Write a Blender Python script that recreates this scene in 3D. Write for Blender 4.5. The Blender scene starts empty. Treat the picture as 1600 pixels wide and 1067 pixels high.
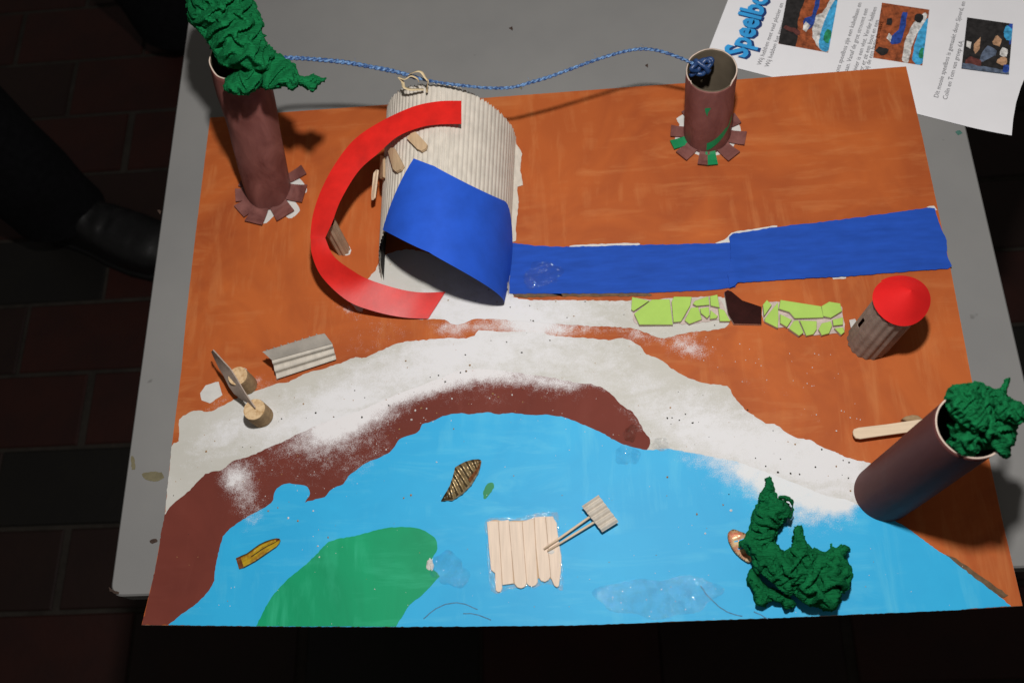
import bpy, bmesh, math, random
import numpy as np
from mathutils import Vector, Matrix, noise as mnoise
from mathutils.geometry import delaunay_2d_cdt

random.seed(7)
scene = bpy.context.scene
COL = scene.collection

# ------------------------------------------------------------------ camera
FPX = 1500.0
R = np.array([[0.995471730895084, -0.017879073976204064, -0.09336151081949551],
              [-0.05169705276443549, -0.9260337705110666, -0.37388349871120014],
              [-0.07977122115284763, 0.37701696856615124, -0.9227648358286797]])
CAM = np.array([0.025048279055807733, -0.3200802127177486, 0.7551891065274906])
cd = bpy.data.cameras.new('camera')
cam = bpy.data.objects.new('camera', cd)
COL.objects.link(cam)
cam.matrix_world = Matrix(((R[0][0], -R[1][0], -R[2][0], CAM[0]),
                           (R[0][1], -R[1][1], -R[2][1], CAM[1]),
                           (R[0][2], -R[1][2], -R[2][2], CAM[2]),
                           (0, 0, 0, 1)))
cd.sensor_width = 36.0
cd.lens = FPX / 1600 * 36.0
cd.clip_start = 0.01
cd.clip_end = 50
cd.dof.use_dof = True
cd.dof.focus_distance = 0.775
cd.dof.aperture_fstop = 8.0
scene.camera = cam

# ------------------------------------------------------------------ light: dim room and the flash above the lens
w = bpy.data.worlds.new('World')
scene.world = w
w.use_nodes = True
bg = w.node_tree.nodes['Background']
bg.inputs['Color'].default_value = (1.0, 0.93, 0.85, 1)
bg.inputs['Strength'].default_value = 0.085
ld = bpy.data.lights.new('camera_flash', 'POINT')
ld.energy = 27.5
ld.color = (1.0, 0.965, 0.93)
ld.shadow_soft_size = 0.024
flash = bpy.data.objects.new('camera_flash', ld)
COL.objects.link(flash)
FL = CAM + 0.30 * (-R[1]) + 0.01 * R[0]
flash.location = FL
scene.view_settings.view_transform = 'Standard'
scene.view_settings.look = 'None'
scene.view_settings.exposure = 0.0
scene.view_settings.gamma = 1.0

# ------------------------------------------------------------------ helpers
def P(px, py, z=0.0):
    d = R.T @ np.array([(px - 800.0) / FPX, (py - 533.5) / FPX, 1.0])
    s = (z - CAM[2]) / d[2]
    q = CAM + s * d
    return Vector((q[0], q[1], q[2]))

def ray(px, py):
    d = R.T @ np.array([(px - 800.0) / FPX, (py - 533.5) / FPX, 1.0])
    return CAM, d / np.linalg.norm(d)

def proj(a):
    y = (np.asarray(a) - CAM) @ R.T
    return np.stack([800 + FPX * y[:, 0] / y[:, 2], 533.5 + FPX * y[:, 1] / y[:, 2]], 1)

def depth(p):
    return float((np.array(p) - CAM) @ R[2])

def rad(px, p):
    return px * depth(p) / FPX

def Z(scale, ox, oy, pts):
    return [(x / scale + ox, y / scale + oy) for x, y in pts]

def tag(o, label=None, cat=None, group=None, kind=None):
    if label: o['label'] = label
    if cat: o['category'] = cat
    if group: o['group'] = group
    if kind: o['kind'] = kind
    return o

def thing(name, label, cat, loc=(0, 0, 0), group=None):
    o = bpy.data.objects.new(name, None)
    o.empty_display_size = 0.01
    COL.objects.link(o)
    o.location = loc
    return tag(o, label, cat, group)

def mesh(name, verts, faces, mats, parent=None, smooth=False, idx=None):
    me = bpy.data.meshes.new(name)
    me.from_pydata([tuple(v) for v in verts], [], [tuple(f) for f in faces])
    if not isinstance(mats, (list, tuple)): mats = [mats]
    for m in mats: me.materials.append(m)
    if idx is not None:
        me.polygons.foreach_set('material_index', idx)
    if smooth:
        me.polygons.foreach_set('use_smooth', [True] * len(me.polygons))
    me.update()
    o = bpy.data.objects.new(name, me)
    COL.objects.link(o)
    if parent is not None:
        o.parent = parent
        if parent.type == 'EMPTY':
            o.matrix_parent_inverse = Matrix.Translation(-parent.location)
    return o

def densify(pts, step, jit=0.0, closed=True, smooth=True, seed=1):
    """Catmull-Rom through 2-D points at about the given step, with hand-made unevenness."""
    rnd = random.Random(seed)
    n = len(pts); out = []
    for i in range(n if closed else n - 1):
        p1, p2 = pts[i], pts[(i + 1) % n]
        if closed:
            p0, p3 = pts[i - 1], pts[(i + 2) % n]
        else:
            p0, p3 = pts[max(i - 1, 0)], pts[min(i + 2, n - 1)]
        L = math.dist(p1, p2)
        if L == 0: continue
        k = max(1, int(L / step))
        for j in range(k):
            t = j / k
            if smooth and L > 0:
                q = []
                for c in (0, 1):
                    m1 = (p2[c] - p0[c]) * 0.5; m2 = (p3[c] - p1[c]) * 0.5
                    lim = L * 0.9
                    m1 = max(-lim, min(lim, m1)); m2 = max(-lim, min(lim, m2))
                    q.append((2*t**3 - 3*t**2 + 1)*p1[c] + (t**3 - 2*t**2 + t)*m1 + (-2*t**3 + 3*t**2)*p2[c] + (t**3 - t**2)*m2)
            else:
                q = [p1[0] + (p2[0] - p1[0]) * t, p1[1] + (p2[1] - p1[1]) * t]
            if jit: q = [q[0] + rnd.uniform(-jit, jit), q[1] + rnd.uniform(-jit, jit)]
            out.append((q[0], q[1]))
    if not closed: out.append(tuple(pts[-1]))
    return out

def inside(poly, pts):
    poly = np.asarray(poly); pts = np.asarray(pts)
    x, y = pts[:, 0], pts[:, 1]; c = np.zeros(len(pts), bool)
    j = len(poly) - 1
    for i in range(len(poly)):
        xi, yi = poly[i]; xj, yj = poly[j]
        if yi != yj:
            c ^= ((yi > y) != (yj > y)) & (x < (xj - xi) * (y - yi) / (yj - yi) + xi)
        j = i
    return c

def edge_dist(poly, pts):
    poly = np.asarray(poly, float); pts = np.asarray(pts, float)
    d = np.full(len(pts), 1e9)
    for i in range(len(poly)):
        a = poly[i]; b = poly[(i + 1) % len(poly)]; ab = b - a
        L = ab @ ab
        if L == 0: continue
        t = np.clip(((pts - a) @ ab) / L, 0, 1)
        d = np.minimum(d, np.linalg.norm(pts - a - t[:, None] * ab, axis=1))
    return d

def cdt(poly, step):
    """Triangulate a polygon (2-D) with an inner lattice of points."""
    a = np.asarray(poly)
    x0, y0 = a.min(0); x1, y1 = a.max(0)
    g = []
    row = 0; y = y0
    while y < y1:
        x = x0 + (step / 2 if row % 2 else 0)
        while x < x1:
            g.append((x, y)); x += step
        y += step * 0.866; row += 1
    g = np.array(g) if g else np.zeros((0, 2))
    if len(g):
        g = g + np.random.RandomState(3).uniform(-.18, .18, g.shape) * step
        g = g[inside(a, g)]
    if len(g): g = g[edge_dist(a, g) > step * 0.45]
    pts = [Vector(p) for p in poly] + [Vector(p) for p in g]
    n = len(poly)
    v, e, f, *_ = delaunay_2d_cdt(pts, [], [list(range(n))], 1, 1e-7)
    return np.array([(q.x, q.y) for q in v]), [list(q) for q in f]

def up_faces(v3, f):
    out = []
    for t in f:
        a, b, c = v3[t[0]], v3[t[1]], v3[t[2]]
        if ((b[0]-a[0])*(c[1]-a[1]) - (b[1]-a[1])*(c[0]-a[0])) < 0: t = t[::-1]
        out.append(t)
    return out

# ---- how much loose white sand lies where: (px, py, radius, amount, stretch, angle)
POW = [(378,765,32,.55,1.6,80),(362,745,22,.5,1,0),(450,692,28,.36,2.4,-28),(522,664,24,.85,2.0,-26),(505,690,36,.22,2.,-28),
       (580,632,22,.8,2.3,-33),(600,645,36,.20,2.,-35),(650,604,20,.75,2.6,-25),(705,588,24,.85,2.2,-14),(765,582,18,.75,2.5,0),
       (830,588,18,.65,3,5),(890,598,14,.55,2.5,5),(945,604,9,.4,2.5,15),(975,640,12,.3,2,45),(1000,665,14,.35,1,0),(560,700,40,.18,2,-35),
       (760,625,20,.2,3,0),(480,745,40,.15,2,-30),(880,615,22,.18,3,8),
       (1255,756,34,.80,2.0,22),(1305,772,20,.9,1.5,25),(1200,738,22,.65,1.8,18),(1150,725,28,.4,2.6,8),(1260,790,50,.5,1.6,15),
       (1180,755,50,.3,2,10),(1320,778,20,.6,1,0),(398,812,14,.24,2,-30),(565,732,18,.22,2.4,-35),(700,700,120,.10,1.5,0),(1000,760,120,.08,1.6,0),
       (1090,705,20,.3,3,6),(705,513,16,.6,2,0),(748,508,12,.35,3,0),(820,508,28,.95,1.8,0),(880,512,18,.5,2.4,0),(930,512,14,.35,2,0),
       (985,520,16,.5,1.6,20),(1050,533,22,.36,2.2,12),(1085,545,16,.35,2,10),(335,632,16,.42,2,-25),(400,600,16,.42,1.6,-30),
       (440,592,10,.4,2.4,-20),(570,540,36,.20,2.4,-8),(600,500,40,.18,1.8,-8),(300,660,12,.3,1,0),(1150,590,60,.13,2,20),(1260,660,60,.12,2,20),
       (540,480,12,.4,2,35),(1090,510,14,.3,2,-20)]
# ---- heaps of white sand on the grey beach paint
HEAP = [(550,625,46,.75,2.6,-28),(470,665,42,.5,2.4,-28),(360,670,26,.45,2,-20),(390,650,30,.3,2,-30),(690,570,40,.6,2.4,-15),(780,560,55,.36,2.4,0),(900,580,45,.35,2.4,6),
        (1150,690,55,.55,2.2,14),(1240,715,60,.62,2,18),(1310,735,50,.62,1.6,24),(1060,670,45,.36,2,10),(1010,620,40,.25,1.4,45),
        (760,490,60,.5,2.4,0),(870,490,50,.5,2.6,0),(700,480,36,.4,2,0),(1100,640,40,.2,1.5,20),(320,700,20,.25,2,-30)]

def density(px, table):
    d = np.zeros(len(px))
    for x, y, r, a, st, an in table:
        c, s = math.cos(math.radians(an)), math.sin(math.radians(an))
        u = (px[:, 0]-x)*c + (px[:, 1]-y)*s; v = -(px[:, 0]-x)*s + (px[:, 1]-y)*c
        d = np.maximum(d, 0) + a*np.exp(-((u/(r*st))**2 + (v/r)**2))
    return np.clip(d, 0, 1.15)

def sheet(name, pxpts, z, mat, parent, step=6.0, table=None, jit=0.6, smooth=True, seed=1, estep=5.0):
    """A flat sheet of paint or paper lying on the board."""
    b = densify(pxpts, estep, jit, True, smooth, seed)
    v2, f = cdt(b, step)
    v3 = [P(x, y, z) for x, y in v2]
    o = mesh(name, v3, up_faces(v3, f), mat, parent)
    if table is not None:
        at = o.data.attributes.new('loose_sand', 'FLOAT', 'POINT')
        at.data.foreach_set('value', density(v2, table).astype(np.float32))
    return o

def slab(name, pts, z0, z1, mats, parent=None, bev=0.0004, tilt=(0, 0)):
    """Extruded outline (world x,y) with a small bevel; mats = [top, side]."""
    a = np.array([(p[0], p[1]) for p in pts])
    area = 0.5*np.sum(a[:, 0]*np.roll(a[:, 1], -1) - np.roll(a[:, 0], -1)*a[:, 1])
    if area < 0: a = a[::-1]
    n = len(a); c = a.mean(0)
    inn = []
    for i in range(n):
        e1 = a[i]-a[i-1]; e2 = a[(i+1) % n]-a[i]
        n1 = np.array([-e1[1], e1[0]])/(np.linalg.norm(e1)+1e-9); n2 = np.array([-e2[1], e2[0]])/(np.linalg.norm(e2)+1e-9)
        m = n1+n2; L = np.linalg.norm(m)
        inn.append(a[i] + (m/L if L > .2 else n1)*bev)
    zz = lambda q, z: z + (q[0]-c[0])*tilt[0] + (q[1]-c[1])*tilt[1]
    V = [(q[0], q[1], z0) for q in a] + [(q[0], q[1], zz(q, z1-bev)) for q in a] + [(q[0], q[1], zz(q, z1)) for q in inn]
    F = []; I = []
    for i in range(n):
        j = (i+1) % n
        F.append((i, j, n+j, n+i)); I.append(1 if isinstance(mats, (list, tuple)) else 0)
        F.append((n+i, n+j, 2*n+j, 2*n+i)); I.append(0)
    F.append(tuple(range(2*n, 3*n))); I.append(0)
    F.append(tuple(range(n-1, -1, -1))); I.append(1 if isinstance(mats, (list, tuple)) else 0)
    return mesh(name, V, F, mats, parent, False, I)

def sweep(name, pts, r, mat, parent=None, k=8, smooth=True):
    pts = [Vector(p) for p in pts]; n = len(pts)
    rr = r if isinstance(r, (list, tuple)) else [r]*n
    V = []; F = []
    u = None
    for i, p in enumerate(pts):
        t = (pts[min(i+1, n-1)] - pts[max(i-1, 0)]).normalized()
        if u is None:
            u = t.orthogonal().normalized()
        else:
            u = (u - t*u.dot(t)).normalized()
        b = t.cross(u)
        for j in range(k):
            a = 2*math.pi*j/k
            V.append(p + (u*math.cos(a) + b*math.sin(a))*rr[i])
    for i in range(n-1):
        for j in range(k):
            F.append((i*k+j, i*k+(j+1) % k, (i+1)*k+(j+1) % k, (i+1)*k+j))
    F.append(tuple(range(k-1, -1, -1))); F.append(tuple(range((n-1)*k, n*k)))
    return mesh(name, V, F, mat, parent, smooth)

def curve3(pts, per=8):
    pts = [Vector(p) for p in pts]; out = []; n = len(pts)
    for i in range(n-1):
        p0, p1, p2, p3 = pts[max(i-1, 0)], pts[i], pts[i+1], pts[min(i+2, n-1)]
        for j in range(per):
            t = j/per
            out.append(0.5*((2*p1) + (p2-p0)*t + (2*p0-5*p1+4*p2-p3)*t*t + (3*p1-p0-3*p2+p3)*t**3))
    out.append(pts[-1]); return out

def grid(name, fn, nu, nv, mat, parent=None, smooth=True, closed_u=False):
    V = []; F = []
    for j in range(nv+1):
        for i in range(nu if closed_u else nu+1):
            V.append(fn(i/nu, j/nv))
    W = nu if closed_u else nu+1
    for j in range(nv):
        for i in range(nu):
            F.append((j*W+i, j*W+(i+1) % W, (j+1)*W+(i+1) % W, (j+1)*W+i))
    return mesh(name, V, F, mat, parent, smooth)

# ------------------------------------------------------------------ materials
def srgb(r, g, b):
    f = lambda c: (c/255/12.92 if c/255 <= .04045 else ((c/255+.055)/1.055)**2.4)
    return (f(r), f(g), f(b))

def new_mat(name):
    m = bpy.data.materials.new(name); m.use_nodes = True
    nt = m.node_tree
    return m, nt, nt.nodes['Principled BSDF']

def nd(nt, t, **kw):
    n = nt.nodes.new(t)
    for k, v in kw.items():
        if k.startswith('_'): setattr(n, k[1:], v)
        else: n.inputs[k.replace('0', ' ')].default_value = v
    return n

def noise_tex(nt, scale, detail=3, rough=.55, stretch=(1, 1, 1), rot=0.0, distort=0.0):
    tc = nt.nodes.new('ShaderNodeTexCoord')
    mp = nt.nodes.new('ShaderNodeMapping')
    mp.inputs['Scale'].default_value = stretch
    mp.inputs['Rotation'].default_value = (0, 0, rot)
    nt.links.new(tc.outputs['Object'], mp.inputs['Vector'])
    n = nt.nodes.new('ShaderNodeTexNoise')
    n.inputs['Scale'].default_value = scale; n.inputs['Detail'].default_value = detail
    n.inputs['Roughness'].default_value = rough; n.inputs['Distortion'].default_value = distort
    nt.links.new(mp.outputs['Vector'], n.inputs['Vector'])
    return n.outputs['Fac']

def ramp(nt, fac, a, b, ca=(0, 0, 0), cb=(1, 1, 1)):
    r = nt.nodes.new('ShaderNodeValToRGB')
    r.color_ramp.elements[0].position = a; r.color_ramp.elements[1].position = b
    r.color_ramp.elements[0].color = (*ca, 1); r.color_ramp.elements[1].color = (*cb, 1)
    nt.links.new(fac, r.inputs['Fac'])
    return r.outputs['Color']

def mixc(nt, fac, a, b):
    m = nt.nodes.new('ShaderNodeMix'); m.data_type = 'RGBA'
    for s, v in ((6, a), (7, b)):
        if isinstance(v, tuple): m.inputs[s].default_value = (*v, 1)
        else: nt.links.new(v, m.inputs[s])
    if isinstance(fac, float): m.inputs[0].default_value = fac
    else: nt.links.new(fac, m.inputs[0])
    return m.outputs[2]

def math_n(nt, op, a, b, clamp=False):
    m = nt.nodes.new('ShaderNodeMath'); m.operation = op; m.use_clamp = clamp
    for s, v in ((0, a), (1, b)):
        if isinstance(v, (int, float)): m.inputs[s].default_value = v
        else: nt.links.new(v, m.inputs[s])
    return m.outputs[0]

def bump(nt, p, h, strength, dist):
    b = nt.nodes.new('ShaderNodeBump')
    b.inputs['Strength'].default_value = strength; b.inputs['Distance'].default_value = dist
    nt.links.new(h, b.inputs['Height']); nt.links.new(b.outputs['Normal'], p.inputs['Normal'])

def plain(name, c, rough=.8, var=.15, scale=60, stretch=(1, 1, 1), bs=.2, bd=.0004, bscale=None, spec=.3, metal=0.0, rot=0.0, c2=None, lo=.3, hi=.7, distort=0.0):
    m, nt, p = new_mat(name)
    a = tuple(x*(1-var) for x in c); b = tuple(min(.95, x*(1+var)) for x in (c2 or c))
    if c2: a = c; b = c2
    f = noise_tex(nt, scale, 4, .6, stretch, rot, distort)
    nt.links.new(ramp(nt, f, lo, hi, a, b), p.inputs['Base Color'])
    p.inputs['Roughness'].default_value = rough
    p.inputs['Specular IOR Level'].default_value = spec
    p.inputs['Metallic'].default_value = metal
    if bs:
        bump(nt, p, noise_tex(nt, bscale or scale*5, 3, .6, stretch, rot), bs, bd)
    return m

SANDW = (.77, .765, .775)
def paint(name, c, c_dark, c_light, rough=.6, scale=14, sandc=SANDW, spec=.3, brushy=.5, pow_lo=.42, pow_hi=.86, mott=.5):
    """Brushed poster paint with loose sand lying on it where the loose_sand attribute says."""
    m, nt, p = new_mat(name)
    s1 = noise_tex(nt, scale, 5, .65, (1, 7, 1), .25, .4)
    s2 = noise_tex(nt, scale, 5, .65, (7, 1, 1), .45, .4)
    s3 = noise_tex(nt, scale*1.3, 5, .65, (1, 5, 1), 1.25, .9)
    sel = ramp(nt, noise_tex(nt, 7, 2, .5, distort=1.0), .44, .52)
    s = mixc(nt, sel, s1, s2)
    s = mixc(nt, ramp(nt, noise_tex(nt, 5.3, 2, .5, (1.3, 1, 1), .7, 1.0), .52, .60), s, s3)
    low = noise_tex(nt, 9, 4, .65, distort=.7)
    col = mixc(nt, ramp(nt, low, .35, .65), c_dark, c)
    col = mixc(nt, math_n(nt, 'MULTIPLY', ramp(nt, s, .5, .78), brushy, True), col, c_light)
    n1 = noise_tex(nt, 1500, 2, .6); n2 = noise_tex(nt, 130, 3, .6)
    at = nt.nodes.new('ShaderNodeAttribute'); at.attribute_name = 'loose_sand'
    d = math_n(nt, 'ADD', at.outputs['Fac'], math_n(nt, 'MULTIPLY', math_n(nt, 'SUBTRACT', n1, .5), 1.1))
    d = math_n(nt, 'ADD', d, math_n(nt, 'MULTIPLY', math_n(nt, 'SUBTRACT', n2, .5), .65))
    n3 = noise_tex(nt, 38, 4, .65, (1, 2.2, 1), .3, .6)
    d = math_n(nt, 'ADD', d, math_n(nt, 'MULTIPLY', math_n(nt, 'SUBTRACT', n3, .5), mott))
    fac = ramp(nt, d, pow_lo, pow_hi)
    col = mixc(nt, fac, col, sandc)
    nt.links.new(col, p.inputs['Base Color'])
    rr = nt.nodes.new('ShaderNodeMix'); rr.inputs[2].default_value = rough; rr.inputs[3].default_value = .95
    nt.links.new(fac, rr.inputs[0]); nt.links.new(rr.outputs[0], p.inputs['Roughness'])
    p.inputs['Specular IOR Level'].default_value = spec
    h = math_n(nt, 'ADD', math_n(nt, 'MULTIPLY', s, .6), math_n(nt, 'MULTIPLY', n1, .5))
    bump(nt, p, h, .25, .0005)
    return m

M = {}
M['orange'] = paint('orange_paint', (.52, .125, .027), (.37, .080, .020), (.64, .25, .085), .6, 11, spec=.2, brushy=.5)
M['beach'] = paint('grey_white_paint', (.61, .60, .555), (.55, .54, .49), (.66, .65, .62), .85, 12, (.77, .77, .785), .1, .4, .20, 1.0, 1.3)
M['bank'] = paint('red_brown_paint', (.185, .042, .029), (.150, .034, .024), (.215, .058, .042), .7, 10, (.79, .775, .785), .15, .4, .40, 1.1)
M['lake'] = paint('sky_blue_paint', (.030, .46, .82), (.024, .41, .76), (.13, .60, .84), .5, 9, (.78, .80, .82), (.25), .55, .42, 1.05)
M['island'] = paint('green_paint', (.006, .38, .165), (.005, .29, .125), (.05, .56, .31), .5, 9, SANDW, .18, .6)
M['card_edge'] = plain('pale_card', (.62, .58, .52), .9, .1, 90, spec=.15)
M['white_card'] = plain('white_card', (.66, .65, .62), .9, .08, 120, spec=.15)
M['bisque'] = plain('bisque', (.55, .46, .42), .9, .18, 200, spec=.15)
M['glaze'] = plain('green_glaze', (.43, .66, .135), .22, .06, 60, bs=.06, spec=.5)
M['glaze_brown'] = plain('dark_brown_glaze', (.028, .006, .005), .2, .25, 120, bs=.08, spec=.45)
M['red_paper'] = plain('red_paper', (.68, .014, .009), .42, .16, 60, bs=.1, bscale=500, spec=.4)
M['red_cone'] = plain('red_card', (.74, .014, .014), .75, .08, 40, bs=.12, bscale=900, spec=.2)
M['blue_paper'] = plain('blue_paper', (.018, .095, .58), .7, .10, 50, bs=.25, bscale=700, spec=.2)
M['blue_strip'] = plain('blue_strip_paper', (.016, .078, .44), .7, .14, 30, (1, 5, 1), .14, .0004, 420, .15, rot=.1)
M['corr'] = plain('corrugated_card', (.63, .58, .505), .9, .12, 70, (3, 1, 1), .2, .0003, 600, .15)
M['corr_brown'] = plain('brown_corrugated', (.30, .225, .185), .85, .2, 60, (1, 1, 3), .2, .0003, 500, .2)  # darker grey-brown card of the tower wall
M['liner'] = plain('grey_liner', (.36, .33, .29), .9, .12, 80, spec=.15)
M['wood'] = plain('pale_wood', (.80, .655, .53), .6, .09, 55, (8, .6, 1), .2, .0003, 200, .25, rot=.03)
M['wood_dark'] = plain('wood_chip', (.58, .41, .25), .7, .12, 70, (5, .8, 1), .2, .0003, 300, .2)
M['stick'] = plain('lolly_wood', (.76, .60, .43), .6, .08, 60, (.6, 8, 1), .2, .0003, 200, .25)
M['cork'] = plain('cork', (.50, .31, .15), .9, .4, 260, bs=.6, bd=.0008, bscale=420, spec=.1, c2=(.74, .54, .32), lo=.3, hi=.55)
M['cork_side'] = plain('cork_side', (.30, .20, .115), .9, .4, 240, bs=.6, bd=.0008, bscale=400, spec=.1, c2=(.42, .29, .16))
M['trunk'] = plain('red_brown_tube_paint', (.115, .033, .028), .6, .2, 45, (1, 1, .5), .35, .001, 90, .4, c2=(.26, .098, .083), lo=.32, hi=.72, distort=.6)
M['trunk_dark'] = plain('dark_brown_tube_paint', (.100, .030, .028), .6, .2, 60, (1, 1, .3), .15, .0003, 600, .16, c2=(.130, .044, .040))
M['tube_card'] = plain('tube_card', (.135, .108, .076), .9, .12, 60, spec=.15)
M['rim'] = plain('tube_rim', (.62, .50, .42), .9, .1, 90, spec=.15)
M['green_dab'] = plain('green_dab_paint', (.010, .24, .085), .5, .15, 60)
def crepe_mat(name, c, rot):
    m, nt, p = new_mat(name)
    f = noise_tex(nt, 60, 4, .6)
    nt.links.new(ramp(nt, f, .3, .7, tuple(x*.82 for x in c), tuple(x*1.18 for x in c)), p.inputs['Base Color'])
    p.inputs['Roughness'].default_value = .95; p.inputs['Specular IOR Level'].default_value = .05
    a = noise_tex(nt, 130, 2, .5, (1, 7, 1), rot, .8); b = noise_tex(nt, 420, 2, .6)
    h = math_n(nt, 'ADD', a, math_n(nt, 'MULTIPLY', b, .35))
    bump(nt, p, h, .9, .0019)
    # thin paper lets a little light through
    tl = nt.nodes.new('ShaderNodeBsdfTranslucent'); tl.inputs['Color'].default_value = (c[0]*1.2, c[1]*1.3, c[2]*1.2, 1)
    mx = nt.nodes.new('ShaderNodeMixShader'); mx.inputs[0].default_value = .12
    nt.links.new(p.outputs[0], mx.inputs[1]); nt.links.new(tl.outputs[0], mx.inputs[2])
    nt.links.new(mx.outputs[0], nt.nodes['Material Output'].inputs['Surface'])
    return m
M['crepe'] = crepe_mat('green_crepe', (.0085, .165, .054), .5)
M['crepe2'] = crepe_mat('green_crepe_light', (.0095, .185, .060), -.6)
M['string'] = plain('blue_twine', (.025, .07, .21), .45, .4, 420, bs=.6, bd=.0006, bscale=900, spec=.4, c2=(.20, .38, .66), lo=.42, hi=.66)
M['string_shaded'] = plain('shaded_blue_twine', (.012, .035, .12), .35, .4, 300, bs=.5, bd=.0004, bscale=900, spec=.6, c2=(.03, .08, .22))  # same twine, darkened in colour because the knot sits in shadow
M['raffia'] = plain('raffia', (.66, .53, .32), .6, .2, 120, bs=.2)
M['grain_dark'] = plain('dark_grain', (.035, .03, .02), .8, .3, 300, bs=0)
M['grain_tan'] = plain('tan_grain', (.42, .24, .10), .8, .3, 300, bs=0)
M['grain_white'] = plain('white_grain', (.78, .76, .74), .8, .1, 300, bs=0)
M['pencil'] = plain('pencil_line', (.06, .20, .34), .6, .4, 400, bs=0)
M['yellow_foil'] = plain('yellow_foil', (.50, .34, .02), .35, .3, 160, bs=.5, bd=.001, bscale=200, spec=.5, c2=(.28, .10, .015), lo=.45, hi=.68)
M['gold_foil'] = plain('gold_foil', (.46, .35, .18), .3, .3, 140, bs=.5, bd=.0006, bscale=300, metal=.45, c2=(.26, .18, .085))
M['pink_foil'] = plain('pink_foil', (.78, .26, .16), .3, .3, 130, bs=.6, bd=.001, bscale=220, metal=.2, c2=(.80, .62, .36), lo=.42, hi=.58)
M['foil_rim'] = plain('foil_rim', (.62, .54, .38), .35, .3, 200, bs=.5, metal=.7, c2=(.35, .27, .15))
M['bronze_foil'] = plain('bronze_foil', (.085, .062, .032), .35, .3, 140, bs=.4, metal=.5)
M['copper_foil'] = plain('copper_foil', (.30, .11, .04), .35, .3, 140, bs=.4, metal=.5)
M['paper'] = plain('printer_paper', (.80, .80, .83), .8, .02, 30, bs=.05, spec=.15)
M['ink'] = plain('grey_ink', (.16, .16, .17), .8, .1, 100, bs=0)
M['title_blue'] = plain('print_light_blue', (.035, .33, .72), .7, .12, 60, bs=0)
M['title_navy'] = plain('print_navy', (.012, .04, .16), .7, .1, 60, bs=0)
def flat(n, c): return plain(n, c, .75, .55, 240, bs=0)
M['p_black'] = flat('print_black', (.02, .018, .018)); M['p_orange'] = flat('print_orange', (.30, .075, .025)); M['p_blue'] = flat('print_sky', (.05, .34, .62))
M['p_deep'] = flat('print_deep_blue', (.02, .06, .30)); M['p_white'] = flat('print_white', (.62, .60, .58)); M['p_green'] = flat('print_green', (.02, .22, .10))
M['p_brown'] = flat('print_brown', (.12, .035, .03)); M['p_skin'] = flat('print_tan', (.45, .26, .15)); M['p_grey'] = flat('print_grey_blue', (.10, .13, .19))
M['black_cloth'] = plain('black_cloth', (.006, .006, .007), .9, .3, 90, bs=.3, spec=.1)
M['leather'] = plain('black_leather', (.0065, .0065, .007), .42, .3, 60, bs=.35, bd=.001, bscale=150, spec=.35)
M['sole'] = plain('black_sole', (.006, .006, .006), .7, .2, 60, spec=.2)
M['skin'] = plain('skin', (.45, .27, .19), .6, .1, 60)
M['steel'] = plain('dark_steel', (.05, .05, .05), .5, .1, 60, metal=.5)

def table_mat():
    m, nt, p = new_mat('grey_table_paint')
    a = noise_tex(nt, 7, 4, .6); b = noise_tex(nt, 420, 2, .6)
    col = ramp(nt, a, .3, .7, (.205, .205, .203), (.24, .238, .232))
    sp = ramp(nt, noise_tex(nt, 60, 2, .5), .74, .78)
    col = mixc(nt, math_n(nt, 'MULTIPLY', sp, .45), col, (.075, .07, .065))
    nt.links.new(col, p.inputs['Base Color'])
    p.inputs['Roughness'].default_value = .6; p.inputs['Specular IOR Level'].default_value = .25
    bump(nt, p, b, .15, .0003)
    return m
M['table'] = table_mat()
M['stain'] = plain('yellow_stain', (.165, .145, .085), .7, .15, 200, bs=0)
M['scuff'] = plain('brown_scuff', (.05, .03, .022), .7, .3, 300, bs=0)
M['teal_dab'] = plain('teal_dab', (.06, .16, .13), .7, .2, 300, bs=0)

def glue_mat(name, tint, cover):
    """clear dried glue: mostly see-through, with sharp wet glints on its lumps."""
    m, nt, p = new_mat(name)
    p.inputs['Base Color'].default_value = (*tint, 1)
    p.inputs['Roughness'].default_value = .5; p.inputs['Specular IOR Level'].default_value = .1
    gl = nt.nodes.new('ShaderNodeBsdfGlossy'); gl.inputs['Roughness'].default_value = .06
    b = nt.nodes.new('ShaderNodeBump'); b.inputs['Strength'].default_value = 1.0; b.inputs['Distance'].default_value = .0022
    nt.links.new(noise_tex(nt, 300, 2, .6), b.inputs['Height'])
    nt.links.new(b.outputs['Normal'], gl.inputs['Normal'])
    tr = nt.nodes.new('ShaderNodeBsdfTransparent'); tr.inputs['Color'].default_value = (1, 1, 1, 1)
    m1 = nt.nodes.new('ShaderNodeMixShader'); m2 = nt.nodes.new('ShaderNodeMixShader')
    f = ramp(nt, noise_tex(nt, 110, 4, .65), .40, .66, (0, 0, 0), (cover,)*3)
    nt.links.new(f, m1.inputs[0]); nt.links.new(tr.outputs[0], m1.inputs[1]); nt.links.new(p.outputs[0], m1.inputs[2])
    m2.inputs[0].default_value = .06
    nt.links.new(m1.outputs[0], m2.inputs[1]); nt.links.new(gl.outputs[0], m2.inputs[2])
    nt.links.new(m2.outputs[0], nt.nodes['Material Output'].inputs['Surface'])
    return m
M['glue'] = glue_mat('clear_glue', (.03, .42, .80), .15)
M['glue_dark'] = glue_mat('blue_varnish', (.014, .32, .76), .16)
M['glue_white'] = glue_mat('white_glue', (.62, .66, .66), .4)

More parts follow.
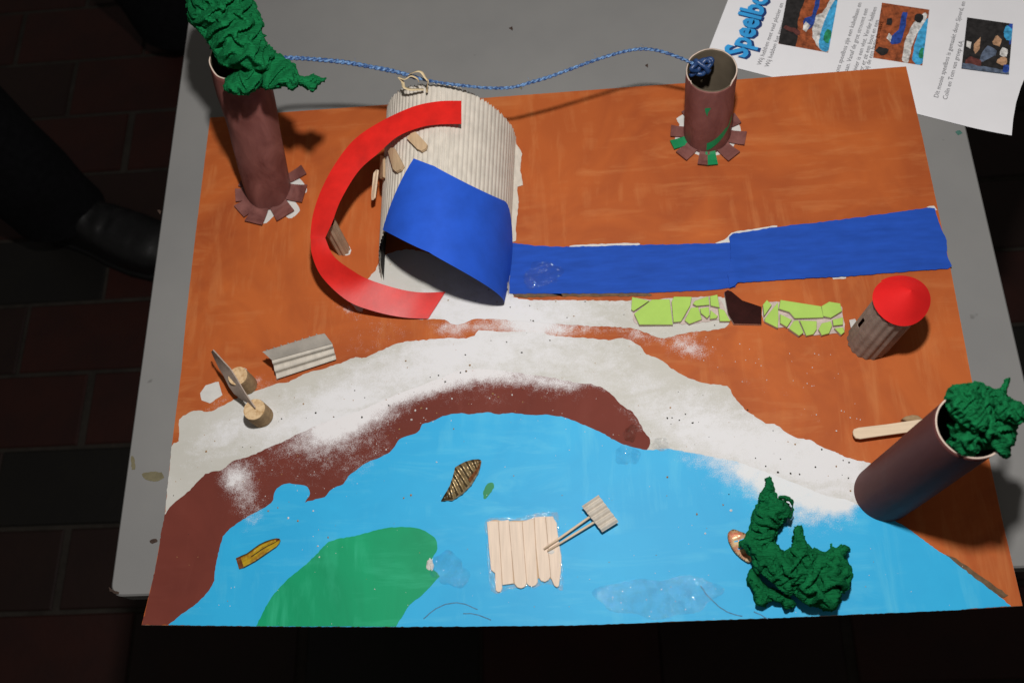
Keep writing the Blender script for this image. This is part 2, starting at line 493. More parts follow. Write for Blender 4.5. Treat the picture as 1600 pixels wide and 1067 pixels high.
# ------------------------------------------------------------------ floor of brick tiles
FZ = -0.66
def tile_mat(name, c, c2):
    return plain(name, c, .55, .3, 12, bs=.3, bd=.002, bscale=60, spec=.25, c2=c2)
TM = [tile_mat('red_floor_tile', (.030, .0075, .005), (.019, .0058, .0048)), tile_mat('brown_floor_tile', (.018, .0078, .006), (.013, .006, .005)),
      tile_mat('black_floor_tile', (.008, .0072, .006), (.006, .0056, .005))]
gm = plain('floor_grout', (.030, .026, .022), .9, .25, 40, spec=.1)
floor = mesh('floor', [(-3, -3, FZ-.004), (3, -3, FZ-.004), (3, 4, FZ-.004), (-3, 4, FZ-.004)], [(0, 1, 2, 3)], gm)
tag(floor, kind='structure')
y_a = P(0, 954, FZ).y; y_b = P(0, 475, FZ).y
PITCH = (y_b - y_a)/4.0; TL = PITCH*2.0
def tile_mesh(mt):
    hx, hy, g = TL/2-.0035, PITCH/2-.0035, .0025
    V = []; F = []
    for (dx, dy, z) in ((0, 0, -.006), (0, 0, -g), (g, g, 0)):
        V += [(-hx+dx, -hy+dy, z), (hx-dx, -hy+dy, z), (hx-dx, hy-dy, z), (-hx+dx, hy-dy, z)]
    for k in (0, 4):
        for i in range(4):
            j = (i+1) % 4; F.append((k+i, k+j, k+4+j, k+4+i))
    F.append((8, 9, 10, 11))
    me = bpy.data.meshes.new('tile'); me.from_pydata(V, [], F); me.materials.append(mt); me.update(); return me
TMESH = [tile_mesh(m) for m in TM]
JX = P(133, 640, FZ).x
rt = random.Random(5)
row_y0 = P(0, 703, FZ).y
for j in range(-5, 11):
    yc = row_y0 + (j+.5)*PITCH
    for i in range(-5, 7):
        xc = JX + i*TL + TL/2 + (TL/2 if j % 2 else 0) + rt.uniform(-.004, .004)
        if abs(xc) < .12 and yc > .1: continue
        k = rt.choice([0, 0, 1, 1, 2])
        if i == -1 and j in (-1, 2): k = 2
        o = bpy.data.objects.new('tile', TMESH[k]); COL.objects.link(o)
        o.location = (xc, yc, FZ + rt.uniform(-.0012, .0)); o.rotation_euler = (0, 0, rt.uniform(-.006, .006))
        o.parent = floor

# ------------------------------------------------------------------ table
TZ = -0.0035
tb = thing('table', 'grey painted table top under the model board, scuffed at its corner', 'table', (0, .3, FZ))
x0, x1, y0, y1, rc = -.3695, .3710, -.2130, .95, .010
out = []
for cx, cy, a0 in ((x1-rc, y0+rc, -90), (x1-rc, y1-rc, 0), (x0+rc, y1-rc, 90), (x0+rc, y0+rc, 180)):
    for k in range(7):
        a = math.radians(a0 + 15*k); out.append((cx+rc*math.cos(a), cy+rc*math.sin(a)))
slab('table_top', out, TZ-.022, TZ, [M['table'], M['table']], tb, .0015)
def box(name, a, b, mat, parent):
    V = [(x, y, z) for z in (a[2], b[2]) for x, y in ((a[0], a[1]), (b[0], a[1]), (b[0], b[1]), (a[0], b[1]))]
    return mesh(name, V, [(3, 2, 1, 0), (4, 5, 6, 7), (0, 1, 5, 4), (1, 2, 6, 5), (2, 3, 7, 6), (3, 0, 4, 7)], mat, parent)
for ax, ay, bx_, by in ((x0+.06, y0+.07, x1-.06, y0+.09), (x0+.06, y1-.09, x1-.06, y1-.07), (x0+.06, y0+.093, x0+.08, y1-.093), (x1-.08, y0+.093, x1-.06, y1-.093)):
    box('apron', (ax, ay, TZ-.08), (bx_, by, TZ-.0225), M['steel'], tb)
for lx in (x0+.072, x1-.072):
    for ly in (y0+.082, y1-.082):
        sweep('leg', [(lx, ly, FZ+.001), (lx, ly, TZ-.081)], .014, M['steel'], tb, 12)
def dab(name, pts, mat, parent, z, lab=None, seed=1, jit=.6):
    b = densify(pts, 3, jit, True, True, seed)
    V = [P(x, y, z) for x, y in b]
    if sum((V[i].x*V[(i+1) % len(V)].y - V[(i+1) % len(V)].x*V[i].y) for i in range(len(V))) < 0: V = V[::-1]
    o = mesh(name, V, [tuple(range(len(V)))], mat, parent)
    if lab: o['label'] = lab
    return o
for pts, mm, lab in (([(222,740),(236,737),(252,738),(256,746),(244,752),(228,749)], 'stain', 'yellowish stain'), ([(205,712),(210,716),(211,733),(206,733)], 'stain', 'yellowish stain'),
                     ([(234,844),(244,841),(247,845),(238,849)], 'scuff', 'brown paint spot'), ([(170,916),(174,920),(186,925),(185,928),(172,923)], 'scuff', 'scuffed corner'),
                     ([(430,909-560),(0,0)], None, None), ([(1493,206),(1500,204),(1504,208),(1497,212)], 'teal_dab', 'teal paint spot'), ([(246,328),(252,330),(250,335)], 'scuff', 'brown chip'),
                     ([(795,44),(800,42),(801,48)], 'scuff', 'brown speck'), ([(1008,102),(1012,100),(1012,106)], 'scuff', 'brown speck'), ([(812,137),(816,136),(815,140)], 'stain', 'yellowish stain'), ([(437,906),(442,903),(449,907),(441,910)], None, None)):
    if mm: dab('paint_spot', pts, M[mm], tb, TZ+.00025, lab)

# ------------------------------------------------------------------ leaflet on the table
A = P(1101, 95, TZ); B = P(1578, 216, TZ)
vdir = (B-A).normalized(); udir = Vector((-vdir.y, vdir.x, 0))
PLEN, PWID = (B-A).length, .212
def page_z(p): return TZ + .0009 + max(0.0, (p-A).dot(vdir)-.235)**2*1.6
lf = thing('leaflet', 'white printed leaflet with blue title and three colour photos, lying partly under the board', 'leaflet', (A.x, A.y, TZ))
def pg(v, u, dz=0.0):
    q = A + vdir*v + udir*u; q.z = page_z(q) + dz; return q
grid('page', lambda a, b: pg(PLEN*a - .003*math.sin(b*9)*a**6, PWID*b), 30, 12, M['paper'], lf)
def page_uv(px, py):
    q = P(px, py, TZ+.0009) - A; return q.dot(vdir), q.dot(udir)
def text(name, s, px, py, size, mat, sx=1.0, dz=.0003, off=0.0, shear=0.0, parent=None):
    cu = bpy.data.curves.new('t', 'FONT'); cu.body = s; cu.size = size; cu.offset = off; cu.resolution_u = 2; cu.shear = shear
    ob = bpy.data.objects.new('t', cu); COL.objects.link(ob)
    dg = bpy.context.evaluated_depsgraph_get(); dg.update()
    me = bpy.data.meshes.new_from_object(ob.evaluated_get(dg))
    bpy.data.objects.remove(ob); bpy.data.curves.remove(cu)
    v0, u0 = page_uv(px, py)
    V = [pg(v0 - v.co.y, u0 + v.co.x*sx, dz) for v in me.vertices]
    F = [tuple(p.vertices) for p in me.polygons]
    bpy.data.meshes.remove(me)
    return mesh(name, V, F, mat, parent or lf)
text('printed_title', 'Speelbos', 1167.5, 93.5, .0305, M['title_navy'], .80, .0003, .0018)
text('printed_title', 'Speelbos', 1164.5, 92, .0305, M['title_blue'], .80, .0006, .0010)
LN = [('Wij hebben met veel plezier en', 1189, 103), ('Wij hebben het gemaakt met', 1201, 106),
      ('In ons speelbos zijn een kabelbaan en', 1308, 122), ('glijbaan. Vanaf de grot stroomt een', 1320.5, 125), ('een rivier is een vlot. Verder hebben', 1333, 128), ('meer er zit een boot en een', 1345, 122), ('bij de een hutje gemaakt.', 1356, 112),
      ('Dit mooie speelbos is gemaakt door Sjoerd, en', 1465.5, 154), ('Colin en Tom van groep 6A.', 1479.5, 157)]
for s, x, y in LN: text('printed_line', s, x, y, .0060, M['ink'], 1.0, .0003)
def photo(corners, base, patches):
    """corners: bottom-left, bottom-right, top-right, top-left of the print as it lies."""
    c = [page_uv(*q) for q in corners]
    def at(s, t, dz):
        a = [c[0][k]*(1-s)*(1-t) + c[1][k]*s*(1-t) + c[2][k]*s*t + c[3][k]*(1-s)*t for k in (0, 1)]
        return pg(a[0], a[1], dz)
    V = [at(s, t, .0003) for s, t in ((0, 0), (1, 0), (1, 1), (0, 1))]; F = [(0, 1, 2, 3)]; I = [0]; mats = [M[base]]
    for k, (mn, pts) in enumerate(patches):
        n = len(V); b = densify(pts, .06, .012, True, True, k)
        ar = sum(b[i][0]*b[(i+1) % len(b)][1]-b[(i+1) % len(b)][0]*b[i][1] for i in range(len(b)))
        if ar < 0: b = b[::-1]
        V += [at(min(1, max(0, s)), min(1, max(0, t)), .0004 + .00008*k) for s, t in b]; F.append(tuple(range(n, n+len(b)))); I.append(k+1); mats.append(M[mn])
    return mesh('printed_photo', V, F, mats, lf, False, I)
photo([(1216,69),(1294,83),(1309,0),(1231,-12)], 'p_orange', [('p_black', [(0,0),(.34,0),(.30,.5),(.34,1),(0,1)]), ('p_brown', [(.05,.3),(.38,.22),(.38,.30),(.06,.36)]), ('p_white', [(.62,.3),(.74,.1),(.9,0),(1,0),(1,1),(.88,1),(.74,.7),(.60,.6)]), ('p_blue', [(.82,.05),(1,.02),(1,1),(.95,1),(.82,.6),(.78,.3)]), ('p_deep', [(.45,.35),(.60,.40),(.66,1),(.58,1),(.54,.6),(.42,.55)]), ('p_green', [(.86,.2),(.97,.15),(.98,.4),(.9,.42)]), ('p_white', [(.42,.32),(.5,.3),(.56,.42),(.46,.48)])]).data
photo([(1364,91),(1441,103),(1452,16),(1378,5)], 'p_orange', [('p_white', [(.58,.02),(.70,0),(.76,.4),(.9,.7),(.98,.9),(.92,.95),(.72,.72),(.60,.4)]), ('p_blue', [(.80,.05),(1,.03),(1,.85),(.92,.75),(.80,.45)]), ('p_deep', [(.28,.30),(.50,.34),(.56,.88),(.46,.88),(.42,.55),(.30,.42)]), ('p_black', [(.02,.12),(.22,.06),(.28,.18),(.08,.2)]), ('p_black', [(.72,.78),(.86,.74),(.88,.88),(.76,.9)]), ('p_green', [(.90,.12),(.98,.1),(.98,.3),(.92,.3)]), ('p_white', [(.2,.36),(.30,.32),(.32,.42),(.24,.46)]), ('p_black', [(.16,.62),(.26,.62),(.26,.74),(.17,.72)])])
photo([(1502,108),(1575,119),(1582,39),(1511,28)], 'p_black', [('p_deep', [(.55,.75),(.78,.62),(1,.6),(1,1),(.52,1)]), ('p_blue', [(.66,.86),(.8,.7),(.98,.68),(.98,.9),(.75,.98)]), ('p_skin', [(.2,.45),(.3,.62),(.42,.72),(.46,.62),(.34,.42),(.26,.32)]), ('p_skin', [(.56,.52),(.7,.74),(.78,.66),(.72,.48)]), ('p_grey', [(.38,.18),(.62,.16),(.70,.42),(.50,.5),(.40,.36)]), ('p_brown', [(.06,.1),(.34,.06),(.4,.2),(.12,.24)]), ('p_white', [(.04,.42),(.14,.40),(.15,.52),(.05,.53)]), ('p_white', [(.78,.36),(.92,.34),(.94,.48),(.82,.5)]), ('p_grey', [(0,0),(1,0),(1,.06),(0,.10)]), ('p_skin', [(.72,.2),(.9,.16),(.94,.3),(.8,.32)]), ('p_deep', [(.86,.04),(.98,.04),(.98,.18),(.88,.16)])])

# ------------------------------------------------------------------ the model board and its painted areas
BOARD = [(328,184),(600,164),(760,153),(1000,135),(1200,121),(1416,104),(1440,207),(1464,318),(1486,422),(1518,590),(1549,732),(1571,832),(1598,946),
         (1500,952),(1272,962.5),(1075,970),(900,976.5),(607,979),(400,978),(221,976),(241,895),(257,806),(268,697),(283,580),(290,500),(306,360)]
bd = thing('model_board', 'orange painted cardboard model board with blue lake, pale beach and brown bank', 'model board', (0, 0, TZ))
bb = slab('base_board', [P(x, y, 0) for x, y in BOARD], -.0029, 0, [M['card_edge'], M['card_edge']], bd, .0003)
sheet('ground_paint', [(x+(800-x)*.0005, y+(560-y)*.0005) for x, y in BOARD], .00012, M['orange'], bd, 9, POW, .12, False)
BEACH = [(258,806),(263,750),(268,697)] + [(271,692),(279,689),(280,656),(293,646),(307,641),(327,643),(342,637),(356,630),(366,624),(391,614),(412,607),(432,600),(451,596),(466,589),(486,581),(505,576),(536,566),(556,558),(569,559),(603,544),(626,535),(666,531),(701,528),(724,529),(741,524),(747,516),(784,518),(842,519),(868,525),(914,528),(951,531),(977,529),(1000,541),(1010,553),(1029,560),(1049,575),(1068,587),(1097,598),(1136,603),(1141,609),(1146,618),(1161,636),(1180,651),(1197,661),(1214,664),(1229,676),(1246,684),(1268,688),(1280,696),(1305,706),(1327,716),(1358,723),(1385,740),(1395,775),(1372,800),(1335,797),(1240,770),(1171,738),(1073,716),(1000,712),(900,690),(800,670),(700,670),(600,720),(500,780),(400,815),(300,900),(262,880)]
sheet('beach_paint', BEACH, .00030, M['beach'], bd, 7, HEAP, .8, True, 2, 4)
BANK = [(222,975.5),(222,975.5),(241,895),(257,806),(269,788),(296,766),(317,744),(330,737),(347,734),(363,721),(392,712),(418,700),(443,689),(470,676),(500,662),(540,650),(580,634),(625,614),(670,598),(700,586),(720,578),(760,577),(805,582),(869,591),(907,599),(924,600),(945,608),(956,616),(969,631),(988,644),(1000,661),(1007,676),(1016,687),(1012,702),(1000,712),(960,700),(900,675),(840,660),(750,660),(690,665),(640,690),(610,715),(560,745),(510,785),(478,795),(450,770),(430,785),(380,825),(355,845),(345,890),(330,930),(280,975.5),(280,975.5)]
sheet('bank_paint', BANK, .00048, M['bank'], bd, 5, POW, .8, True, 3, 4)
LAKE = [(263,976),(263,976),(284,959),(312,938),(333,911),(336,889),(343,857),(351,834),(376,814),(398,801),(424,785),(430,767),(443,756),(462,756),(480,760),(484,771),(476,785),(481,783),(493,780),(507,776),(518,764),(536,756),(545,743),(556,735),(570,724),(592,715),(608,707),(617,697),(624,686),(635,681),(653,675),(660,663),(673,659),(696,649),(721,645),(733,647),(762,644),(777,647),(799,645),(839,649),(852,647),(869,650),(881,652),(911,663),(945,678),(952,683),(969,692),(988,698),(1012,703),(1041,701),(1073,706),(1105,712),(1151,721),(1171,728),(1220,746),(1270,766),(1300,777),(1322,780),(1345,792),(1395,812),(1420,826),(1460,856),(1500,881),(1530,906),(1555,926),(1580,946.5),(1580,946.5),
        (1500,952),(1272,962.3),(1075,969.7),(900,976.2),(607,978.7),(400,977.7)]
sheet('lake_paint', LAKE, .00066, M['lake'], bd, 6, POW, .5, True, 4, 4)
ISL = [(400,977.5),(400,977.5),(424,933),(446,908),(484,876),(510,849),(526,842),(558,836),(600,825),(640,823),(660,827),(672,834),(681,842),(683,857),(676,871),(675,888),(683,894),(687,900),(681,906),(672,917),(660,929),(640,945),(627,965),(618,978.5),(618,978.5)]
sheet('island_paint', ISL, .00084, M['island'], bd, 7, [(560,870,60,.05,1,0)], .5, True, 5, 4)
dab('paint_drip', [(768,753),(772,758),(770,765),(763,774),(757,780),(755,771),(760,758)], M['green_dab'], bd, .0009, 'small green paint drip on the blue lake')
PATH = [(566,486),(575,436),(585,425),(600,400),(640,390),(700,400),(793,380),(796,462),(804,465),(828,469),(899,469),(984,470),(1060,466),(1132,466),(1140,500),(1132,512),(1113,516),(1077,519),(1058,523),(1041,528),(1025,526),(1006,519),(989,513),(957,511),(914,509),(856,505),(787,500),(741,499),(718,507),(704,506),(695,499),(664,499),(641,497),(606,489),(580,486),(549,473)]
sheet('path_paint', PATH, .00030, M['beach'], bd, 7, HEAP, .8, True, 6, 4)
sheet('bare_patch', Z(4.85, 280, 500, [(160,555),(200,495),(300,465),(325,570),(235,630),(170,610)]), .00030, M['white_card'], bd, 8, None, .6, False, 7)
sheet('bare_patch', [(525,380),(538,374),(549,391),(547,398),(530,397)], .00030, M['white_card'], bd, 8, None, .6, True, 7)
sheet('bare_patch', [(382,575),(392,590),(398,598),(392,608),(380,606)], .00030, M['white_card'], bd, 8, None, .6, True, 7)
for pts in ([(890,384),(960,380.5),(1000,380.5),(1000,386),(890,389)], [(1118,379.5),(1132,375),(1143,364),(1180,357.5),(1215,352.5),(1213,358),(1150,370),(1140,384)], [(1300,432.5),(1322,432),(1322,435),(1302,436)], [(1448,323.5),(1460,322),(1464,329)], [(790,440),(800,438),(806,462),(792,462)]):
    sheet('bare_patch', pts, .00022, M['white_card'], bd, 8, None, .5, True, 8)
for pts in ([(800,458),(820,454),(870,458),(880,462),(810,465)], [(860,458),(1010,457),(1020,462),(880,463)], [(1478,866),(1500,877),(1535,901),(1575,930),(1568,934),(1540,915),(1505,888)]):
    sheet('paint_smear', pts, .00075, plain('grey_brown_smear', (.14, .085, .045), .7, .3, 200), bd, 8, None, .8, True, 9)
def ribbon_line(name, pts, wpx, mat, z, parent, lab=None):
    c = densify(pts, 5, .5, False, True, 3); V = []; F = []
    for i, (x, y) in enumerate(c):
        a = c[max(i-1, 0)]; b = c[min(i+1, len(c)-1)]; L = math.dist(a, b) or 1
        nx, ny = -(b[1]-a[1])/L*wpx/2, (b[0]-a[0])/L*wpx/2
        V += [P(x+nx, y+ny, z), P(x-nx, y-ny, z)]
    for i in range(len(c)-1): F.append((2*i, 2*i+2, 2*i+3, 2*i+1))
    o = mesh(name, V, F, mat, parent)
    if lab: o['label'] = lab
    return o
for pts in (Z(4.85, 660, 760, [(10,1000),(80,940),(150,900),(230,880),(320,890),(420,930)]), Z(4.85, 660, 760, [(310,960),(400,965),(470,990),(520,1010)]), [(1095,915),(1110,935),(1135,955),(1160,962)], [(1178,955),(1200,966)]):
    ribbon_line('pencil_line', pts, 1.6, M['pencil'], .0009, bd)

def dome(name, cx, cy, rx, ry, h, mat, parent, seed=1, ang=0.0, z0=.0008):
    rn = random.Random(seed); ph = [rn.uniform(0, 6.28) for _ in range(4)]
    ca, sa = math.cos(ang), math.sin(ang)
    big = max(rx, ry) > 10
    def fn(a, b):
        t = 2*math.pi*a; q = (1-b)
        k = 1 + .16*math.sin(2*t+ph[0]) + .10*math.sin(3*t+ph[1]) + .07*math.sin(7*t+ph[2])
        x = rx*q*k*math.cos(t); y = ry*q*k*math.sin(t)
        z = z0 + h*(1-q**2)**.6*.5 if b > 0 else z0
        if big and b > 0:
            n = abs(mnoise.noise(Vector((x*.17, y*.17, seed)))) + .6*abs(mnoise.noise(Vector((x*.4, y*.4, seed+9))))
            z += h*1.1*n*min(1, 3*(1-q))
        return P(cx + x*ca - y*sa, cy + x*sa + y*ca, z)
    return grid(name, fn, 150 if big else 32, 40 if big else 8, mat, parent, True, True)
g = dome('glue_blob', 702, 890, 30, 26, .0016, M['glue_dark'], bd, 2); g['label'] = 'glossy lump of glue beside the green island'
g = dome('glue_blob', 1030, 932, 84, 36, .0010, M['glue_dark'], bd, 3, -.05); g['label'] = 'shiny darker blue varnish on the lake'
g = dome('glue_blob', 980, 710, 17, 19, .0016, M['glue'], bd, 4); g['label'] = 'clear glue drop at the lake shore'
g = dome('glue_blob', 985, 677, 12, 12, .0010, glue_mat('brown_glue', (.16, .035, .02), .6), bd, 5); g['label'] = 'clear glue on the brown bank'
g = dome('glue_blob', 1032, 694, 16, 9, .0010, M['glue_white'], bd, 6); g['label'] = 'clear glue on the sand'
g = dome('glue_blob', 848, 430, 28, 24, .0006, glue_mat('blue_glue', (.014, .06, .28), .08), bd, 7, 0, .0012); g['label'] = 'glue stain on the blue strip'
g = dome('glue_blob', 672, 882, 5, 11, .0012, M['white_card'], bd, 8); g['label'] = 'pinkish scrap at the island edge'

# loose grit
def grit():
    rn = random.Random(11); V = []; F = []; I = []
    def add(px, py, s, k, z=.0006):
        c = P(px, py, z); n = len(V)
        a0 = rn.uniform(0, 6.3)
        ring = [c + Vector((math.cos(a0+q*1.257)*s*rn.uniform(.6, 1.3), math.sin(a0+q*1.257)*s*rn.uniform(.6, 1.3), s*rn.uniform(-.1, .3))) for q in range(5)]
        V.extend(ring + [c + Vector((0, 0, s*1.0)), c - Vector((0, 0, s*.3))])
        for q in range(5):
            F.append((n+q, n+(q+1) % 5, n+5)); F.append((n+(q+1) % 5, n+q, n+6)); I.extend([k, k])
    named = Z(4.103, 1000, 560, [(195,315),(252,395),(338,412),(205,380),(175,380),(292,357),(965,735),(1022,742),(885,730),(1125,695),(1257,690),(1303,652),(1342,665),(1165,583),(993,550),(948,533),(806,690),(1335,765),(1350,847),(570,870),(532,938),(853,462),(740,638),(900,643),(690,330)]) + \
            Z(4.447, 480, 560, [(320,290),(380,408),(568,326),(960,160),(1105,88),(1130,46),(685,16),(182,405),(330,222),(1065,98),(400,272)]) + \
            Z(3.478, 540, 400, [(558,240),(895,278),(705,245),(325,570),(875,468),(957,524),(790,460),(675,592),(655,625),(540,684),(650,536),(1110,458),(1020,352),(1000,270),(460,658),(505,648)]) + Z(4.85, 280, 500, [(1035,703),(1172,733),(270,917),(205,995),(940,635),(775,748)]) + [(271,774)]
    for x, y in named: add(x, y, rn.uniform(.0005, .0010), rn.choice([0, 0, 0, 1]))
    beach = np.array(BEACH)
    def scatter(poly, n, ks, smin, smax, z):
        a = np.array(poly); k = 0
        while k < n:
            p = np.array([[rn.uniform(a[:, 0].min(), a[:, 0].max()), rn.uniform(a[:, 1].min(), a[:, 1].max())]])
            if inside(a, p)[0]: add(p[0, 0], p[0, 1], rn.uniform(smin, smax), rn.choice(ks), z); k += 1
    scatter(BEACH, 110, [0, 1, 1, 2], .0002, .0005, .0004)
    scatter(BANK[8:-6], 70, [2, 2, 1], .0003, .0006, .0006)
    scatter(LAKE, 110, [2, 2, 2, 1], .0002, .0005, .0008)
    scatter(PATH, 40, [0, 1, 2], .0003, .0007, .0004)
    scatter([(540,490),(1000,530),(1350,680),(1330,560),(1000,500),(560,480)], 60, [2], .0003, .0006, .0003)
    for x, y in Z(3.138, 220, 640, [(722,530),(770,545),(868,668),(918,625),(672,480),(625,495),(845,495),(875,722)]) + Z(4.447, 480, 560, [(1018,488),(672,968),(720,948),(898,720),(1005,278),(830,348),(750,360),(640,490),(795,345),(548,632),(725,425)]) + [(1307,673),(1043,745),(1089,803),(1102,833),(1142,797),(800,617),(779,620),(765,622),(770,615)]:
        add(x, y, rn.uniform(.0007, .0012), rn.choice([2, 2, 1]), .0009)
    o = mesh('sand_grains', V, F, [M['grain_dark'], M['grain_tan'], M['grain_white']], None, False, I)
    tag(o, 'loose dark, tan and white grit scattered on beach and lake', None, None, 'stuff')
grit()

# ------------------------------------------------------------------ corrugated tunnel hut
HL0, HR0 = P(597, 440), P(794, 464); HR1 = P(806, 215); HL1 = Vector((-.1525, .2135, 0))
HH = .073
def hut(th, t, k=1.0):
    """surface of the barrel: th 0 (left foot) .. pi (right foot), t 0 near .. 1 far."""
    L = HL0.lerp(HL1, t); Rr = HR0.lerp(HR1, t); c = (L+Rr)/2; a = (Rr-L)/2
    cs, sn = math.cos(th), math.sin(th)
    e = .88 if cs > 0 else 1.12
    X = -math.copysign(abs(cs)**e, cs)*k; zz = abs(sn)**e*k*HH
    return c + a*X + Vector((0, 0, zz))
def hut_hit(px, py, k=1.02):
    o, d = ray(px, py)
    best = None
    for s in np.linspace(.5, 1.3, 1600):
        q = o + d*s
        if q[2] < 0: break
        ax = (HL0.lerp(HL1, .5) + HR0.lerp(HR1, .5))/2; dirv = ((HL1+HR1)/2 - (HL0+HR0)/2); Ln = dirv.length; dv = dirv/Ln
        t = (Vector(q) - (HL0+HR0)/2).dot(dv)/Ln
        L = HL0.lerp(HL1, t); Rr = HR0.lerp(HR1, t); c = (L+Rr)/2; a = (Rr-L)/2
        X = (Vector((q[0], q[1], 0)) - c).dot(a.normalized())/a.length
        e = .88 if X < 0 else 1.12
        f = abs(X)**(2/e) + (q[2]/HH)**(2/e)
        if best is None or f < best[0]: best = (f, X, q[2], t)
        if f < k**(2/e):
            th = math.atan2((q[2]/HH)**(1/e), -math.copysign(abs(X)**(1/e), X)); return th, t
    f, X, zq, t = best
    e = .88 if X < 0 else 1.12
    return math.atan2((zq/HH)**(1/e), -math.copysign(abs(X)**(1/e), X)), t
hu = thing('cardboard_tunnel', 'beige corrugated cardboard tunnel hut arched over pale ground', 'hut', (HL0+HR0)/2)
NW = 46
rj = random.Random(4); jitf = [rj.uniform(-.012, .012) for _ in range(NW*6+1)]
def hut_out(a, b):
    th = math.pi*a; n = int(round(a*NW*6))
    w_ = abs(math.cos(math.pi*NW*a))**.6
    t0 = .20*math.sin(th)**.7
    t = b*(1 + jitf[n]) if b > .5 else b + jitf[n]*.4
    return hut(th, t0 + (1-t0)*t, 1.0 + .013*(w_-.5))
grid('corrugated_roof', hut_out, NW*6, 10, M['corr'], hu, True)
grid('liner', lambda a, b: hut(math.pi*(1-a), .004+.20*math.sin(math.pi*a)**.7*(1-b)+.992*b, .972), 48, 6, plain('shade_dark_liner', (.05, .047, .045), .9, .2, 60, spec=.1), hu, True)  # liner coloured near-black to deepen the shade inside the hut
FLAP = [(796,330),(799,216)] + Z(4.103, 740, 60, [(225,610),(262,635),(275,680),(310,740),(300,850),(318,940),(280,950),(290,1060)]) + [(811,314),(807,345),(806,376),(797,380)]
fo = sheet('glue_flap', FLAP, .0010, M['corr'], hu, 8, None, .7, False, 5)
fo['label'] = 'torn card flap glued to the orange paint beside the hut'

A_ = hut_hit(647, 254); D_ = hut_hit(598, 372); 
def blue(a, b):
    # a across (left..right foot), b near..far
    thl = D_[0]*(1-b) + A_[0]*b; tl = D_[1]*(1-b) + A_[1]*b
    thr = math.pi*(.985*(1-b) + .97*b); tr = -.045*(1-b) + .54*b
    th = thl + (thr-thl)*a; t = tl + (tr-tl)*(a**1.1) - .12*(1-b)*math.sin(math.pi*a) - .10*b*math.sin(math.pi*a)
    t -= .24*b*max(0.0, a-.80)**2/.04
    sag = 1.045 + .05*(1-b)*math.sin(math.pi*a)*.3 - .10*(1-b)**2*a**6
    return hut(th, t, sag)
def crisp(o, deg=32):
    e = o.modifiers.new('e', 'EDGE_SPLIT'); e.split_angle = math.radians(deg)
    return o
def thick_grid(name, fn, nu, nv, mat, th, parent=None, smooth=True):
    o = grid(name, fn, nu, nv, mat, parent, smooth)
    md = o.modifiers.new('s', 'SOLIDIFY'); md.thickness = th; md.offset = 0
    return crisp(o)
bc = thick_grid('blue_paper_cover', blue, 40, 24, M['blue_paper'], .00025)
tag(bc, 'bright blue paper sheet draped over the front of the cardboard hut', 'paper sheet')

# red strip
RO = [(721,158),(684,159),(643,168),(592,192),(553,219),(524,256),(502,297),(489,336),(485,369),(485.5,374),(488,400),(504,434),(543,470),(587,487),(631,496),(669,498)]
RI = [(721,194),(684,195),(655,200),(621,214),(592,239),(560,268),(533,312),(519,348),(509,370),(509,374),(522,401),(551,423),(577,437),(621,451),(657,457),(696,456)]
RZ = [.0775,.0785,.0785,.076,.072,.067,.0615,.0560,.0505,.0498,.0440,.034,.022,.012,.005,.0018]
RS = [(a, b, z) for a, b, z in zip(RO, RI, RZ)]
co = curve3([(*a, z) for a, b, z in RS], 8); ci = curve3([(*b, z) for a, b, z in RS], 8)
nn = len(co)-1
def strip(a, b):
    i = int(round(a*nn)); u, v = co[i], ci[i]
    return P(u.x*(1-b)+v.x*b, u.y*(1-b)+v.y*b, u.z + .0003*math.sin(math.pi*b))
rs = thick_grid('red_slide_strip', strip, nn, 2, M['red_paper'], .0003)
tag(rs, 'curved red paper strip sweeping from hut top down to the ground', 'paper slide')
# post under the strip
def corr_tube(name, base, top, r, nw, amp, mat, parent, skip=None, nv=6, rag=0.0, seed=2):
    rn = random.Random(seed); N = nw*6; jz = [rn.uniform(-rag, rag) for _ in range(N)]
    V = []; F = []
    for j in range(nv+1):
        for i in range(N):
            a = 2*math.pi*i/N; rr = r*(1 + amp*math.cos(nw*a)); c = Vector(base).lerp(Vector(top), j/nv)
            V.append(c + Vector((rr*math.cos(a), rr*math.sin(a), jz[i] if j == 0 else 0)))
    for j in range(nv):
        for i in range(N):
            if skip and skip(2*math.pi*i/N, j/nv): continue
            F.append((j*N+i, j*N+(i+1) % N, (j+1)*N+(i+1) % N, (j+1)*N+i))
    o = mesh(name, V, F, mat, parent, True)
    md = o.modifiers.new('s', 'SOLIDIFY'); md.thickness = .0006; md.offset = -1
    return crisp(o)
po = corr_tube('slide_post', P(536, 390, .0005), P(512, 346, .0435), .0062, 9, .08, plain('tan_corrugated', (.42, .30, .20), .85, .15, 90, bs=.2), None)
tag(po, 'short brown corrugated post standing under the red strip', 'post')

